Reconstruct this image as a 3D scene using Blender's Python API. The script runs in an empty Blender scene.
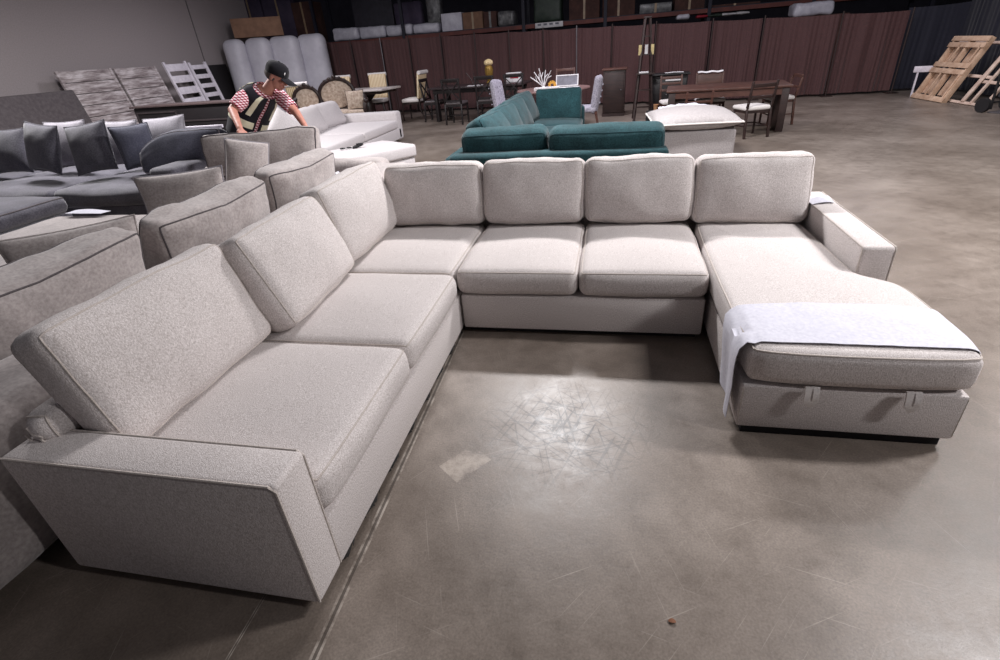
import bpy, bmesh, math, random
from mathutils import Vector, Matrix, noise, Euler

random.seed(7)
S = 1.1                       # the numbers below were measured at 1/1.1 scale; finish() brings the place to metres
PI = math.pi
scene = bpy.context.scene
COL = scene.collection
V = Vector

# ------------------------------------------------------------------ camera (measured)
CAM = V((0.8390, -2.5823, 1.5224))
CR = V((0.97907872, 0.19045638, -0.07163264))
CU = V((-0.03255308, 0.49410708, 0.8687914))
CF = V((-0.20086106, 0.8482833, -0.48996966))
FPX = 504.07

def ray(u, v):
    return (CR * (u - 500) - CU * (v - 330)) / FPX + CF
def at(u, v, t):
    """the point a distance t deep along the view through (u, v)"""
    return CAM + ray(u, v) * t
def atz(u, v, z):
    d = ray(u, v); return CAM + d * ((z - CAM.z) / d.z)
def aty(u, v, y):
    d = ray(u, v); return CAM + d * ((y - CAM.y) / d.y)
def atx(u, v, x):
    d = ray(u, v); return CAM + d * ((x - CAM.x) / d.x)

# ------------------------------------------------------------------ materials
def lin(c):
    return tuple(((x / 255) / 12.92 if x / 255 <= 0.04045 else ((x / 255 + 0.055) / 1.055) ** 2.4) for x in c) + (1,)

MATS = {}
def new_mat(name):
    m = bpy.data.materials.new(name); m.use_nodes = True
    nt = m.node_tree
    b = nt.nodes['Principled BSDF']
    MATS[name] = m
    return m, nt, b

def N(nt, typ, **kw):
    n = nt.nodes.new(typ)
    for k, v in kw.items():
        if k in n.inputs: n.inputs[k].default_value = v
        else: setattr(n, k, v)
    return n

def ramp(nt, src, stops):
    r = nt.nodes.new('ShaderNodeValToRGB')
    el = r.color_ramp.elements
    el[0].position, el[0].color = stops[0][0], stops[0][1]
    el[1].position, el[1].color = stops[-1][0], stops[-1][1]
    for p, c in stops[1:-1]:
        e = el.new(p); e.color = c
    nt.links.new(src, r.inputs[0])
    return r

def g(v): return (v, v, v, 1)

def fabric(name, c1, c2, scale=160, bump=0.25, rough=0.95, sheen=0.15, big=0.0, weave=True, stretch=(1, 1, 1)):
    m, nt, b = new_mat(name)
    tc = N(nt, 'ShaderNodeTexCoord')
    mp = N(nt, 'ShaderNodeMapping'); mp.inputs['Scale'].default_value = stretch
    nt.links.new(tc.outputs['Object'], mp.inputs[0])
    n1 = N(nt, 'ShaderNodeTexNoise', Scale=scale, Detail=2.0, Roughness=0.6)
    nt.links.new(mp.outputs[0], n1.inputs['Vector'])
    r = ramp(nt, n1.outputs['Fac'], [(0.30, lin(c2)), (0.68, lin(c1))])
    col = r.outputs[0]
    if big > 0:
        n2 = N(nt, 'ShaderNodeTexNoise', Scale=5.0, Detail=3.0, Roughness=0.55)
        nt.links.new(tc.outputs['Object'], n2.inputs['Vector'])
        r2 = ramp(nt, n2.outputs['Fac'], [(0.35, g(1 - big)), (0.65, g(1 + big * 0.6))])
        mx = N(nt, 'ShaderNodeMix', data_type='RGBA', blend_type='MULTIPLY')
        mx.inputs[0].default_value = 1
        nt.links.new(col, mx.inputs[6]); nt.links.new(r2.outputs[0], mx.inputs[7])
        col = mx.outputs[2]
    nt.links.new(col, b.inputs['Base Color'])
    b.inputs['Roughness'].default_value = rough
    b.inputs['Sheen Weight'].default_value = sheen
    b.inputs['Sheen Roughness'].default_value = 0.5
    b.inputs['Specular IOR Level'].default_value = 0.2
    bp = N(nt, 'ShaderNodeBump'); bp.inputs['Strength'].default_value = bump; bp.inputs['Distance'].default_value = 0.004
    n3 = N(nt, 'ShaderNodeTexNoise', Scale=scale * 1.3, Detail=1.0)
    nt.links.new(mp.outputs[0], n3.inputs['Vector'])
    nt.links.new(n3.outputs['Fac'], bp.inputs['Height'])
    nt.links.new(bp.outputs[0], b.inputs['Normal'])
    return m

def plain(name, c, rough=0.6, metal=0.0, c2=None, scale=8.0, stretch=(1, 1, 1), spec=0.5, bump=0.0, emit=0):
    m, nt, b = new_mat(name)
    c2 = c2 or tuple(x * 0.82 for x in c)
    tc = N(nt, 'ShaderNodeTexCoord')
    mp = N(nt, 'ShaderNodeMapping'); mp.inputs['Scale'].default_value = stretch
    nt.links.new(tc.outputs['Object'], mp.inputs[0])
    n1 = N(nt, 'ShaderNodeTexNoise', Scale=scale, Detail=4.0, Roughness=0.6)
    nt.links.new(mp.outputs[0], n1.inputs['Vector'])
    r = ramp(nt, n1.outputs['Fac'], [(0.3, lin(c2)), (0.7, lin(c))])
    nt.links.new(r.outputs[0], b.inputs['Base Color'])
    b.inputs['Roughness'].default_value = rough
    b.inputs['Metallic'].default_value = metal
    b.inputs['Specular IOR Level'].default_value = spec
    if bump:
        bp = N(nt, 'ShaderNodeBump'); bp.inputs['Strength'].default_value = bump; bp.inputs['Distance'].default_value = 0.004
        nt.links.new(n1.outputs['Fac'], bp.inputs['Height']); nt.links.new(bp.outputs[0], b.inputs['Normal'])
    return m

M_cream = fabric('cream_chenille', (226, 219, 217), (176, 167, 163), 230, 0.5, sheen=0.1, stretch=(1, 1, 0.6))
M_creampipe = fabric('cream_piping', (205, 196, 190), (176, 166, 158), 180, 0.2)
M_dust = fabric('black_dust_cover', (38, 35, 34), (26, 24, 24), 90, 0.1)
M_paper = fabric('white_nonwoven', (214, 213, 222), (200, 199, 210), 60, 0.12, sheen=0.0)
M_grey = fabric('grey_velvet', (178, 169, 166), (150, 141, 139), 60, 0.12, sheen=0.35, big=0.16)
M_greypipe = fabric('grey_piping', (96, 90, 91), (78, 72, 74), 120, 0.1)
M_char = fabric('charcoal_velvet', (96, 94, 102), (70, 68, 78), 60, 0.12, sheen=0.4, big=0.2)
M_slate = fabric('slate_velvet', (82, 83, 96), (64, 64, 78), 60, 0.12, sheen=0.3, big=0.2)
M_lgrey = fabric('light_grey_weave', (168, 164, 170), (138, 134, 142), 90, 0.2, big=0.12)
M_black = plain('black_gloss_wood', (26, 22, 24), 0.45)
M_blackmat = plain('black_matte', (24, 21, 24), 0.8)
M_white_fab = fabric('white_upholstery', (206, 200, 201), (182, 176, 177), 90, 0.15)
M_teal = fabric('teal_velvet', (38, 70, 75), (20, 46, 51), 70, 0.12, sheen=0.12, big=0.22)
M_tealpipe = fabric('teal_piping', (26, 58, 64), (16, 42, 48), 90, 0.1)
M_ott = fabric('ottoman_linen', (178, 172, 172), (144, 138, 138), 80, 0.25)
M_brown = plain('brown_wood', (92, 58, 48), 0.5, c2=(60, 36, 30), scale=6, stretch=(1, 1, 6))
M_dkwood = plain('dark_walnut', (54, 36, 33), 0.5, c2=(34, 22, 21), scale=6, stretch=(1, 1, 5))
M_ebony = plain('ebony_wood', (30, 23, 24), 0.45, c2=(20, 15, 17), scale=6)
M_seatwhite = fabric('white_seat_fabric', (228, 222, 218), (204, 198, 196), 120, 0.1)
M_gold = plain('gold_ceramic', (176, 142, 70), 0.35, 0.5, c2=(120, 92, 40))
M_marble = plain('pale_marble', (220, 212, 208), 0.25, c2=(180, 170, 168), scale=3)
M_card = plain('cardboard', (146, 112, 90), 0.85, c2=(122, 92, 74), scale=5)
M_carddark = plain('brown_carton', (92, 62, 54), 0.85, c2=(66, 44, 40), scale=4)
M_tape = plain('packing_tape', (176, 150, 120), 0.4)
M_purple = plain('violet_grey_carton', (86, 76, 96), 0.85, c2=(62, 54, 74), scale=3)
M_wrap = plain('white_plastic_wrap', (226, 224, 234), 0.35, c2=(196, 194, 206), scale=6, bump=0.3)
M_wrapgrey = plain('translucent_grey_wrap', (128, 128, 128), 0.3, c2=(66, 66, 70), scale=9, bump=0.5)
M_green = plain('dark_green_wrap', (52, 66, 54), 0.5, c2=(34, 46, 40), scale=6)
M_rackred = plain('rack_beam_rust', (116, 58, 48), 0.6, c2=(84, 40, 38), scale=4)
M_rackdark = plain('rack_upright_blue', (34, 34, 52), 0.6, c2=(22, 22, 34), scale=4)
M_steel = plain('dull_steel', (128, 124, 128), 0.45, 0.6)
M_pallet = plain('pine_pallet', (216, 186, 160), 0.8, c2=(174, 140, 114), scale=7, stretch=(1, 1, 1))
M_palletdark = plain('weathered_pine', (172, 140, 118), 0.85, c2=(128, 98, 82), scale=7)
M_framepale = plain('pale_pine', (226, 204, 188), 0.75, c2=(188, 160, 144), scale=7)
M_whitewood = plain('white_painted_wood', (226, 220, 228), 0.55, c2=(200, 194, 204))
M_wash = None
M_foil = plain('silver_grey_wrap', (206, 204, 212), 0.5, c2=(184, 182, 192), scale=2.5, bump=0.2)
M_darkpanel = fabric('dark_grey_board', (92, 86, 88), (76, 70, 73), 20, 0.1)
M_tuft = fabric('grey_tufted_fabric', (176, 172, 184), (120, 116, 130), 34, 0.4)
M_skin = plain('skin', (196, 140, 122), 0.55, c2=(178, 118, 104), scale=14)
M_hair = plain('grey_hair', (92, 84, 82), 0.8, c2=(60, 54, 54), scale=60)
M_vest = fabric('black_vest', (34, 32, 40), (24, 22, 30), 90, 0.15)
M_reflect = plain('reflective_yellow_band', (238, 234, 208), 0.5, c2=(222, 218, 190))
M_jean = fabric('dark_jeans', (40, 42, 56), (28, 30, 42), 140, 0.2)
M_cap = fabric('black_cap_cotton', (24, 23, 30), (16, 15, 20), 140, 0.15)
M_shoe = plain('black_leather', (28, 25, 24), 0.5)
M_stripe = None
M_carve = plain('carved_mahogany', (48, 30, 27), 0.4, c2=(26, 16, 16), scale=14, bump=0.6)
M_damask = fabric('cream_damask', (198, 182, 166), (150, 130, 116), 16, 0.2)
M_orange = plain('orange_petals', (232, 170, 60), 0.6)
M_whitepaint = plain('white_card', (232, 230, 232), 0.6)
M_red = plain('red_print', (172, 40, 58), 0.6)
M_greyprint = plain('grey_print', (128, 128, 138), 0.6)
M_leaf = plain('dry_leaf', (128, 82, 56), 0.8)
M_eye = plain('dark_eye', (30, 22, 20), 0.3)
M_lip = plain('lip', (150, 84, 78), 0.5)
M_yel = plain('yellow_label', (226, 206, 150), 0.6)

# whitewashed planks
def wash():
    m, nt, b = new_mat('whitewashed_planks')
    tc = N(nt, 'ShaderNodeTexCoord')
    mp = N(nt, 'ShaderNodeMapping'); mp.inputs['Scale'].default_value = (1.0, 1.3, 7.0)
    nt.links.new(tc.outputs['Object'], mp.inputs[0])
    n1 = N(nt, 'ShaderNodeTexNoise', Scale=2.6, Detail=5.0, Roughness=0.65)
    nt.links.new(mp.outputs[0], n1.inputs['Vector'])
    r = ramp(nt, n1.outputs['Fac'], [(0.36, lin((112, 100, 102))), (0.5, lin((160, 150, 150))), (0.66, lin((206, 198, 200)))])
    nt.links.new(r.outputs[0], b.inputs['Base Color'])
    b.inputs['Roughness'].default_value = 0.8
    return m
M_wash = wash()

def stripes():
    m, nt, b = new_mat('gold_striped_satin')
    tc = N(nt, 'ShaderNodeTexCoord')
    w = N(nt, 'ShaderNodeTexWave', Scale=7.0, Distortion=0.3); w.bands_direction = 'X'
    nt.links.new(tc.outputs['Object'], w.inputs['Vector'])
    r = ramp(nt, w.outputs['Fac'], [(0.2, lin((236, 220, 188))), (0.8, lin((190, 158, 112)))])
    nt.links.new(r.outputs[0], b.inputs['Base Color'])
    b.inputs['Roughness'].default_value = 0.5
    return m
M_stripe = stripes()

def plaid():
    m, nt, b = new_mat('red_white_plaid')
    tc = N(nt, 'ShaderNodeTexCoord')
    cols = []
    w1 = N(nt, 'ShaderNodeTexWave', Scale=12.0, Distortion=0.6); w1.bands_direction = 'Z'
    w2 = N(nt, 'ShaderNodeTexWave', Scale=12.0, Distortion=0.6); w2.bands_direction = 'DIAGONAL'
    for w in (w1, w2): nt.links.new(tc.outputs['Object'], w.inputs['Vector'])
    mx = N(nt, 'ShaderNodeMath', operation='ADD')
    nt.links.new(w1.outputs['Fac'], mx.inputs[0]); nt.links.new(w2.outputs['Fac'], mx.inputs[1])
    dv = N(nt, 'ShaderNodeMath', operation='MULTIPLY'); dv.inputs[1].default_value = 0.5
    nt.links.new(mx.outputs[0], dv.inputs[0])
    r = ramp(nt, dv.outputs[0], [(0.30, lin((238, 222, 226))), (0.5, lin((206, 110, 128))), (0.72, lin((120, 22, 44)))])
    nt.links.new(r.outputs[0], b.inputs['Base Color'])
    b.inputs['Roughness'].default_value = 0.9
    return m
M_plaid = plaid()

def curtain_mat(name, c1, c2):
    m, nt, b = new_mat(name)
    tc = N(nt, 'ShaderNodeTexCoord')
    n1 = N(nt, 'ShaderNodeTexNoise', Scale=70.0, Detail=2.0)
    nt.links.new(tc.outputs['Object'], n1.inputs['Vector'])
    r = ramp(nt, n1.outputs['Fac'], [(0.3, lin(c2)), (0.7, lin(c1))])
    nt.links.new(r.outputs[0], b.inputs['Base Color'])
    b.inputs['Roughness'].default_value = 0.75
    b.inputs['Sheen Weight'].default_value = 0.2
    return m
M_curtain = curtain_mat('brown_drape', (86, 52, 51), (56, 32, 33))
M_navy = curtain_mat('navy_drape', (22, 23, 44), (13, 13, 27))

def concrete():
    m, nt, b = new_mat('polished_concrete')
    L = nt.links.new
    tc = N(nt, 'ShaderNodeTexCoord')
    P = tc.outputs['Object']
    nA = N(nt, 'ShaderNodeTexNoise', Scale=0.9, Detail=6.0, Roughness=0.62); L(P, nA.inputs['Vector'])
    nB = N(nt, 'ShaderNodeTexNoise', Scale=7.0, Detail=9.0, Roughness=0.78); L(P, nB.inputs['Vector'])
    nC = N(nt, 'ShaderNodeTexNoise', Scale=120.0, Detail=2.0); L(P, nC.inputs['Vector'])
    rA = ramp(nt, nA.outputs['Fac'], [(0.34, lin((103, 92, 83))), (0.5, lin((121, 110, 101))), (0.66, lin((139, 128, 119)))])
    rB = ramp(nt, nB.outputs['Fac'], [(0.32, g(0.80)), (0.5, g(0.98)), (0.70, g(1.13))])
    m1 = N(nt, 'ShaderNodeMix', data_type='RGBA', blend_type='MULTIPLY'); m1.inputs[0].default_value = 1
    L(rA.outputs[0], m1.inputs[6]); L(rB.outputs[0], m1.inputs[7])
    rC = ramp(nt, nC.outputs['Fac'], [(0.3, g(0.82)), (0.7, g(1.14))])
    m2 = N(nt, 'ShaderNodeMix', data_type='RGBA', blend_type='MULTIPLY'); m2.inputs[0].default_value = 1
    L(m1.outputs[2], m2.inputs[6]); L(rC.outputs[0], m2.inputs[7])
    col = m2.outputs[2]

    def scratches(angle, sx, sy, lo, hi, seed):
        mp = N(nt, 'ShaderNodeMapping'); mp.inputs['Rotation'].default_value = (0, 0, angle)
        mp.inputs['Location'].default_value = (seed, seed * 1.7, 0); L(P, mp.inputs[0])
        mp2 = N(nt, 'ShaderNodeMapping'); mp2.inputs['Scale'].default_value = (sx, sy, 1); L(mp.outputs[0], mp2.inputs[0])
        n = N(nt, 'ShaderNodeTexNoise', Scale=1.0, Detail=1.0, Distortion=0.15); L(mp2.outputs[0], n.inputs['Vector'])
        return ramp(nt, n.outputs['Fac'], [(lo, g(0)), (hi, g(1))]).outputs[0]
    # pale scratches over the whole floor, at several angles
    for i, (a, sx, sy) in enumerate([(0.25, 2.2, 110), (1.2, 1.9, 120), (2.2, 2.4, 140), (-0.5, 1.6, 100)]):
        s = scratches(a, sx, sy, 0.72, 0.80, 3.1 * i + 1)
        mx = N(nt, 'ShaderNodeMix', data_type='RGBA', blend_type='MIX')
        sc = N(nt, 'ShaderNodeMath', operation='MULTIPLY'); sc.inputs[1].default_value = 0.26
        L(s, sc.inputs[0]); L(sc.outputs[0], mx.inputs[0]); L(col, mx.inputs[6]); mx.inputs[7].default_value = lin((196, 186, 176))
        col = mx.outputs[2]
    # dark scuffs where furniture was dragged
    sep = N(nt, 'ShaderNodeSeparateXYZ'); L(P, sep.inputs[0])
    dst = N(nt, 'ShaderNodeVectorMath', operation='DISTANCE'); L(P, dst.inputs[0]); dst.inputs[1].default_value = (0.68 * S, -0.80 * S, 0)
    mask = ramp(nt, dst.outputs['Value'], [(0.1, g(1)), (0.45, g(0))]).outputs[0]
    for i, (a, sx, sy) in enumerate([(0.7, 2.2, 60), (1.9, 2.6, 66), (2.7, 2.0, 58), (1.3, 2.4, 62), (0.1, 2.4, 60)]):
        s = scratches(a, sx, sy, 0.60, 0.66, 5.3 * i + 2)
        mu = N(nt, 'ShaderNodeMath', operation='MULTIPLY'); L(s, mu.inputs[0]); L(mask, mu.inputs[1])
        mx = N(nt, 'ShaderNodeMix', data_type='RGBA', blend_type='MIX')
        L(mu.outputs[0], mx.inputs[0]); L(col, mx.inputs[6]); mx.inputs[7].default_value = lin((52, 46, 42))
        col = mx.outputs[2]
    # pale glue patch
    def boxmask(cx, cy, hx, hy, rot):
        mp = N(nt, 'ShaderNodeMapping'); mp.vector_type = 'TEXTURE'
        mp.inputs['Location'].default_value = (cx, cy, 0); mp.inputs['Rotation'].default_value = (0, 0, rot); L(P, mp.inputs[0])
        sp = N(nt, 'ShaderNodeSeparateXYZ'); L(mp.outputs[0], sp.inputs[0])
        out = None
        for o, h in ((0, hx), (1, hy)):
            ab = N(nt, 'ShaderNodeMath', operation='ABSOLUTE'); L(sp.outputs[o], ab.inputs[0])
            lt = N(nt, 'ShaderNodeMath', operation='LESS_THAN'); L(ab.outputs[0], lt.inputs[0]); lt.inputs[1].default_value = h
            if out is None: out = lt.outputs[0]
            else:
                mu = N(nt, 'ShaderNodeMath', operation='MULTIPLY'); L(out, mu.inputs[0]); L(lt.outputs[0], mu.inputs[1]); out = mu.outputs[0]
        return out
    pm = boxmask(0.285 * S, -1.08 * S, 0.10, 0.07, 0.9)
    nP = ramp(nt, nB.outputs['Fac'], [(0.40, g(0.0)), (0.6, g(0.55))]).outputs[0]
    mu = N(nt, 'ShaderNodeMath', operation='MULTIPLY'); L(pm, mu.inputs[0]); L(nP, mu.inputs[1])
    mx = N(nt, 'ShaderNodeMix', data_type='RGBA', blend_type='MIX'); L(mu.outputs[0], mx.inputs[0]); L(col, mx.inputs[6]); mx.inputs[7].default_value = lin((190, 178, 166))
    col = mx.outputs[2]
    # saw-cut joints with pale spalled edges
    def joint(cx, cy, half, rot, w):
        return boxmask(cx, cy, w, half, rot), boxmask(cx, cy, w * 2.6, half, rot)
    for cx, cy, half, rot, w in [(0.03 * S, -1.6 * S, 1.75 * S, 0.029, 0.006), (-0.22 * S, -2.0 * S, 1.2 * S, 0.03, 0.0022)]:
        core, edge = joint(cx, cy, half, rot, w)
        ne = N(nt, 'ShaderNodeTexNoise', Scale=9.0, Detail=6.0, Roughness=0.7); L(P, ne.inputs['Vector'])
        re = ramp(nt, ne.outputs['Fac'], [(0.42, g(0)), (0.60, g(0.95))]).outputs[0]
        mu = N(nt, 'ShaderNodeMath', operation='MULTIPLY'); L(edge, mu.inputs[0]); L(re, mu.inputs[1])
        mx = N(nt, 'ShaderNodeMix', data_type='RGBA', blend_type='MIX'); L(mu.outputs[0], mx.inputs[0]); L(col, mx.inputs[6]); mx.inputs[7].default_value = lin((176, 166, 156))
        mx2 = N(nt, 'ShaderNodeMix', data_type='RGBA', blend_type='MIX'); 
        hf = N(nt, 'ShaderNodeMath', operation='MULTIPLY'); L(core, hf.inputs[0]); hf.inputs[1].default_value = 0.75
        L(hf.outputs[0], mx2.inputs[0]); L(mx.outputs[2], mx2.inputs[6]); mx2.inputs[7].default_value = lin((64, 56, 50))
        col = mx2.outputs[2]
    L(col, b.inputs['Base Color'])
    rr = ramp(nt, nB.outputs['Fac'], [(0.3, g(0.29)), (0.7, g(0.49))])
    L(rr.outputs[0], b.inputs['Roughness'])
    b.inputs['Specular IOR Level'].default_value = 0.5
    bp = N(nt, 'ShaderNodeBump'); bp.inputs['Strength'].default_value = 0.16; bp.inputs['Distance'].default_value = 0.01
    L(nB.outputs['Fac'], bp.inputs['Height']); L(bp.outputs[0], b.inputs['Normal'])
    return m
M_floor = concrete()

def wallmat(name, c1, c2, sc=40):
    return plain(name, c1, 0.85, c2=c2, scale=sc, bump=0.1)
M_wall = wallmat('grey_painted_wall', (158, 149, 150), (146, 138, 138))
M_walldark = wallmat('dark_back_wall', (58, 56, 66), (44, 42, 52), 3)

# ------------------------------------------------------------------ mesh helpers
def bm_new(): return bmesh.new()

def obj(name, bm, mat, parent=None, smooth=True, loc=None, rot=None, angle=40):
    me = bpy.data.meshes.new(name)
    bmesh.ops.recalc_face_normals(bm, faces=bm.faces)
    bm.to_mesh(me); bm.free()
    me.materials.append(mat)
    if smooth:
        me.polygons.foreach_set('use_smooth', [True] * len(me.polygons))
        me.set_sharp_from_angle(angle=math.radians(angle))
    o = bpy.data.objects.new(name, me); COL.objects.link(o)
    if parent: o.parent = parent
    if loc is not None: o.location = loc
    if rot is not None: o.rotation_euler = rot
    return o

def tag(o, label, cat, group=None, kind=None):
    o['label'] = label; o['category'] = cat
    if group: o['group'] = group
    if kind: o['kind'] = kind
    return o

def thing(name, label, cat, loc=(0, 0, 0), rotz=0, group=None):
    o = bpy.data.objects.new(name, None); COL.objects.link(o)
    o.empty_display_size = 0.1
    o.location = loc; o.rotation_euler = (0, 0, rotz)
    return tag(o, label, cat, group)

def struct(name, bm, mat, **kw):
    o = obj(name, bm, mat, **kw); o['kind'] = 'structure'; return o

def dup(root, loc, rotz, label):
    r = root.copy(); COL.objects.link(r); r.location = loc; r.rotation_euler = (0, 0, rotz); r['label'] = label
    for ch in list(root.children):
        c = ch.copy(); COL.objects.link(c); c.parent = r
        for gch in ch.children:
            d = gch.copy(); COL.objects.link(d); d.parent = c
    return r

def box(bm, c, s, rot=None, bevel=0.0, seg=2):
    r = bmesh.ops.create_cube(bm, size=1.0)
    vs = r['verts']
    M = Matrix.Translation(c) @ (rot.to_matrix().to_4x4() if rot is not None else Matrix()) @ Matrix.Diagonal((s[0], s[1], s[2], 1))
    bmesh.ops.transform(bm, matrix=M, verts=vs)
    if bevel > 0:
        es = list({e for v in vs for e in v.link_edges})
        bmesh.ops.bevel(bm, geom=es, offset=bevel, segments=seg, affect='EDGES', profile=0.5)
    return bm

def box2(bm, lo, hi, bevel=0.0, seg=2):
    lo, hi = V(lo), V(hi)
    return box(bm, (lo + hi) / 2, hi - lo, None, bevel, seg)

def bar(bm, p0, p1, w, d, bevel=0.0, up=V((0, 0, 1))):
    p0, p1 = V(p0), V(p1)
    z = (p1 - p0); L = z.length; z.normalize()
    x = up.cross(z)
    if x.length < 1e-4: x = V((1, 0, 0))
    x.normalize(); y = z.cross(x)
    R = Matrix((x, y, z)).transposed()
    r = bmesh.ops.create_cube(bm, size=1.0)
    M = Matrix.Translation((p0 + p1) / 2) @ R.to_4x4() @ Matrix.Diagonal((w, d, L, 1))
    bmesh.ops.transform(bm, matrix=M, verts=r['verts'])
    if bevel > 0:
        es = list({e for v in r['verts'] for e in v.link_edges})
        bmesh.ops.bevel(bm, geom=es, offset=bevel, segments=2, affect='EDGES', profile=0.5)
    return bm

def tube(bm, pts, r, n=8, closed=False, caps=True):
    pts = [V(p) for p in pts]
    rs = r if isinstance(r, (list, tuple)) else [r] * len(pts)
    rings = []
    m = len(pts)
    prev = None
    for i, p in enumerate(pts):
        if closed: d = pts[(i + 1) % m] - pts[i - 1]
        else: d = pts[min(i + 1, m - 1)] - pts[max(i - 1, 0)]
        if d.length < 1e-9: d = V((0, 0, 1))
        d.normalize()
        if prev is None:
            x = d.orthogonal().normalized()
        else:
            x = prev - d * prev.dot(d)
            if x.length < 1e-6: x = d.orthogonal()
            x.normalize()
        prev = x
        y = d.cross(x)
        rings.append([bm.verts.new(p + (x * math.cos(2 * PI * k / n) + y * math.sin(2 * PI * k / n)) * rs[i]) for k in range(n)])
    rng = range(m) if closed else range(m - 1)
    for i in rng:
        a, b = rings[i], rings[(i + 1) % m]
        off = 0
        if closed and i == m - 1:
            off = min(range(n), key=lambda o: (a[0].co - b[o].co).length)
        for k in range(n):
            bm.faces.new((a[k], a[(k + 1) % n], b[(k + 1 + off) % n], b[(k + off) % n]))
    if caps and not closed:
        bm.faces.new(rings[0][::-1]); bm.faces.new(rings[-1])
    return bm

def lathe(bm, prof, n=24, c=(0, 0, 0)):
    c = V(c)
    rings = []
    for r, z in prof:
        rings.append([bm.verts.new(c + V((max(r, 1e-4) * math.cos(2 * PI * k / n), max(r, 1e-4) * math.sin(2 * PI * k / n), z))) for k in range(n)])
    for a, b in zip(rings, rings[1:]):
        for k in range(n): bm.faces.new((a[k], a[(k + 1) % n], b[(k + 1) % n], b[k]))
    bm.faces.new(rings[0][::-1]); bm.faces.new(rings[-1])
    return bm

def ball(bm, c, r, seg=12, rings=8):
    rr = bmesh.ops.create_uvsphere(bm, u_segments=seg, v_segments=rings, radius=1.0)
    sc = r if isinstance(r, (tuple, list)) else (r, r, r)
    bmesh.ops.transform(bm, matrix=Matrix.Translation(c) @ Matrix.Diagonal((*sc, 1)), verts=rr['verts'])
    return bm

def axis_pts(h, r, k):
    e = [-h, -h + r * 0.28, -h + r * 0.62]
    inner = [-(h - r) + 2 * (h - r) * i / k for i in range(k + 1)]
    return e + inner + [-x for x in reversed(e)]

def cushion_map(h, r, crown, nz, seed, freq=5.0, sag=None):
    hx, hy, hz = h
    def f(p):
        p = V(p)
        inner = V((max(-hx + r, min(hx - r, p.x)), max(-hy + r, min(hy - r, p.y)), max(-hz + r, min(hz - r, p.z))))
        d = p - inner
        dn = d.normalized() if d.length > 1e-9 else V((0, 0, 0))
        q = inner + dn * r
        a, b, c = 1 - (q.x / hx) ** 2, 1 - (q.y / hy) ** 2, 1 - (q.z / hz) ** 2
        a, b, c = max(a, 0), max(b, 0), max(c, 0)
        q += V((dn.x * crown[0] * b * c, dn.y * crown[1] * a * c, dn.z * crown[2] * a * b))
        if nz:
            w = noise.noise(q * freq + V((seed * 3.7, seed, 0))) + 0.5 * noise.noise(q * freq * 2.6 + V((seed, 9, seed)))
            q += dn * nz * w
        if sag: q = sag(q)
        return q
    return f

def cushion(hx, hy, hz, r=0.05, crown=(0, 0, 0.03), k=10, nz=0.004, seed=0, freq=5.0, seams=(), sr=0.006, sag=None):
    """a soft box; returns (bmesh, seam bmesh or None). seams: list like ('z', 1) or ('y', -1)"""
    h = (hx, hy, hz)
    r = min(r, hx * 0.95, hy * 0.95, hz * 0.95)
    f = cushion_map(h, r, crown, nz, seed, freq, sag)
    def kk(v): return max(2, int(round(k * v / max(h))))
    ax = [axis_pts(hx, r, kk(hx)), axis_pts(hy, r, kk(hy)), axis_pts(hz, r, kk(hz))]
    bm = bmesh.new()
    cache = {}
    def vert(p):
        key = tuple(round(x, 6) for x in p)
        if key not in cache: cache[key] = bm.verts.new(f(p))
        return cache[key]
    for i in range(3):
        a, b = [j for j in range(3) if j != i]
        for s in (-1, 1):
            for u0, u1 in zip(ax[a], ax[a][1:]):
                for v0, v1 in zip(ax[b], ax[b][1:]):
                    q = []
                    for uu, vv in ((u0, v0), (u1, v0), (u1, v1), (u0, v1)):
                        p = [0, 0, 0]; p[i] = s * h[i]; p[a] = uu; p[b] = vv
                        q.append(vert(p))
                    try: bm.faces.new(q)
                    except ValueError: pass
    sb = None
    if seams:
        sb = bmesh.new()
        for axn, s in seams:
            i = 'xyz'.index(axn); a, b = [j for j in range(3) if j != i]
            loop = []
            for uu in ax[a][:-1]: loop.append((uu, -h[b]))
            for vv in ax[b][:-1]: loop.append((h[a], vv))
            for uu in reversed(ax[a][1:]): loop.append((uu, h[b]))
            for vv in reversed(ax[b][1:]): loop.append((-h[a], vv))
            pts = []
            for uu, vv in loop:
                p = [0, 0, 0]; p[i] = s * h[i]; p[a] = uu; p[b] = vv
                q = f(p)
                if not pts or (q - pts[-1]).length > 0.004: pts.append(q)
            tube(sb, pts, sr, 6, closed=True)
    return bm, sb

def put_cushion(name, parent, mat, pipemat, loc, rot, dims, **kw):
    bm, sb = cushion(*dims, **kw)
    c = obj(name, bm, mat, parent, loc=loc, rot=rot, angle=60)
    if sb is not None: obj('piping', sb, pipemat, c)
    return c

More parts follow.
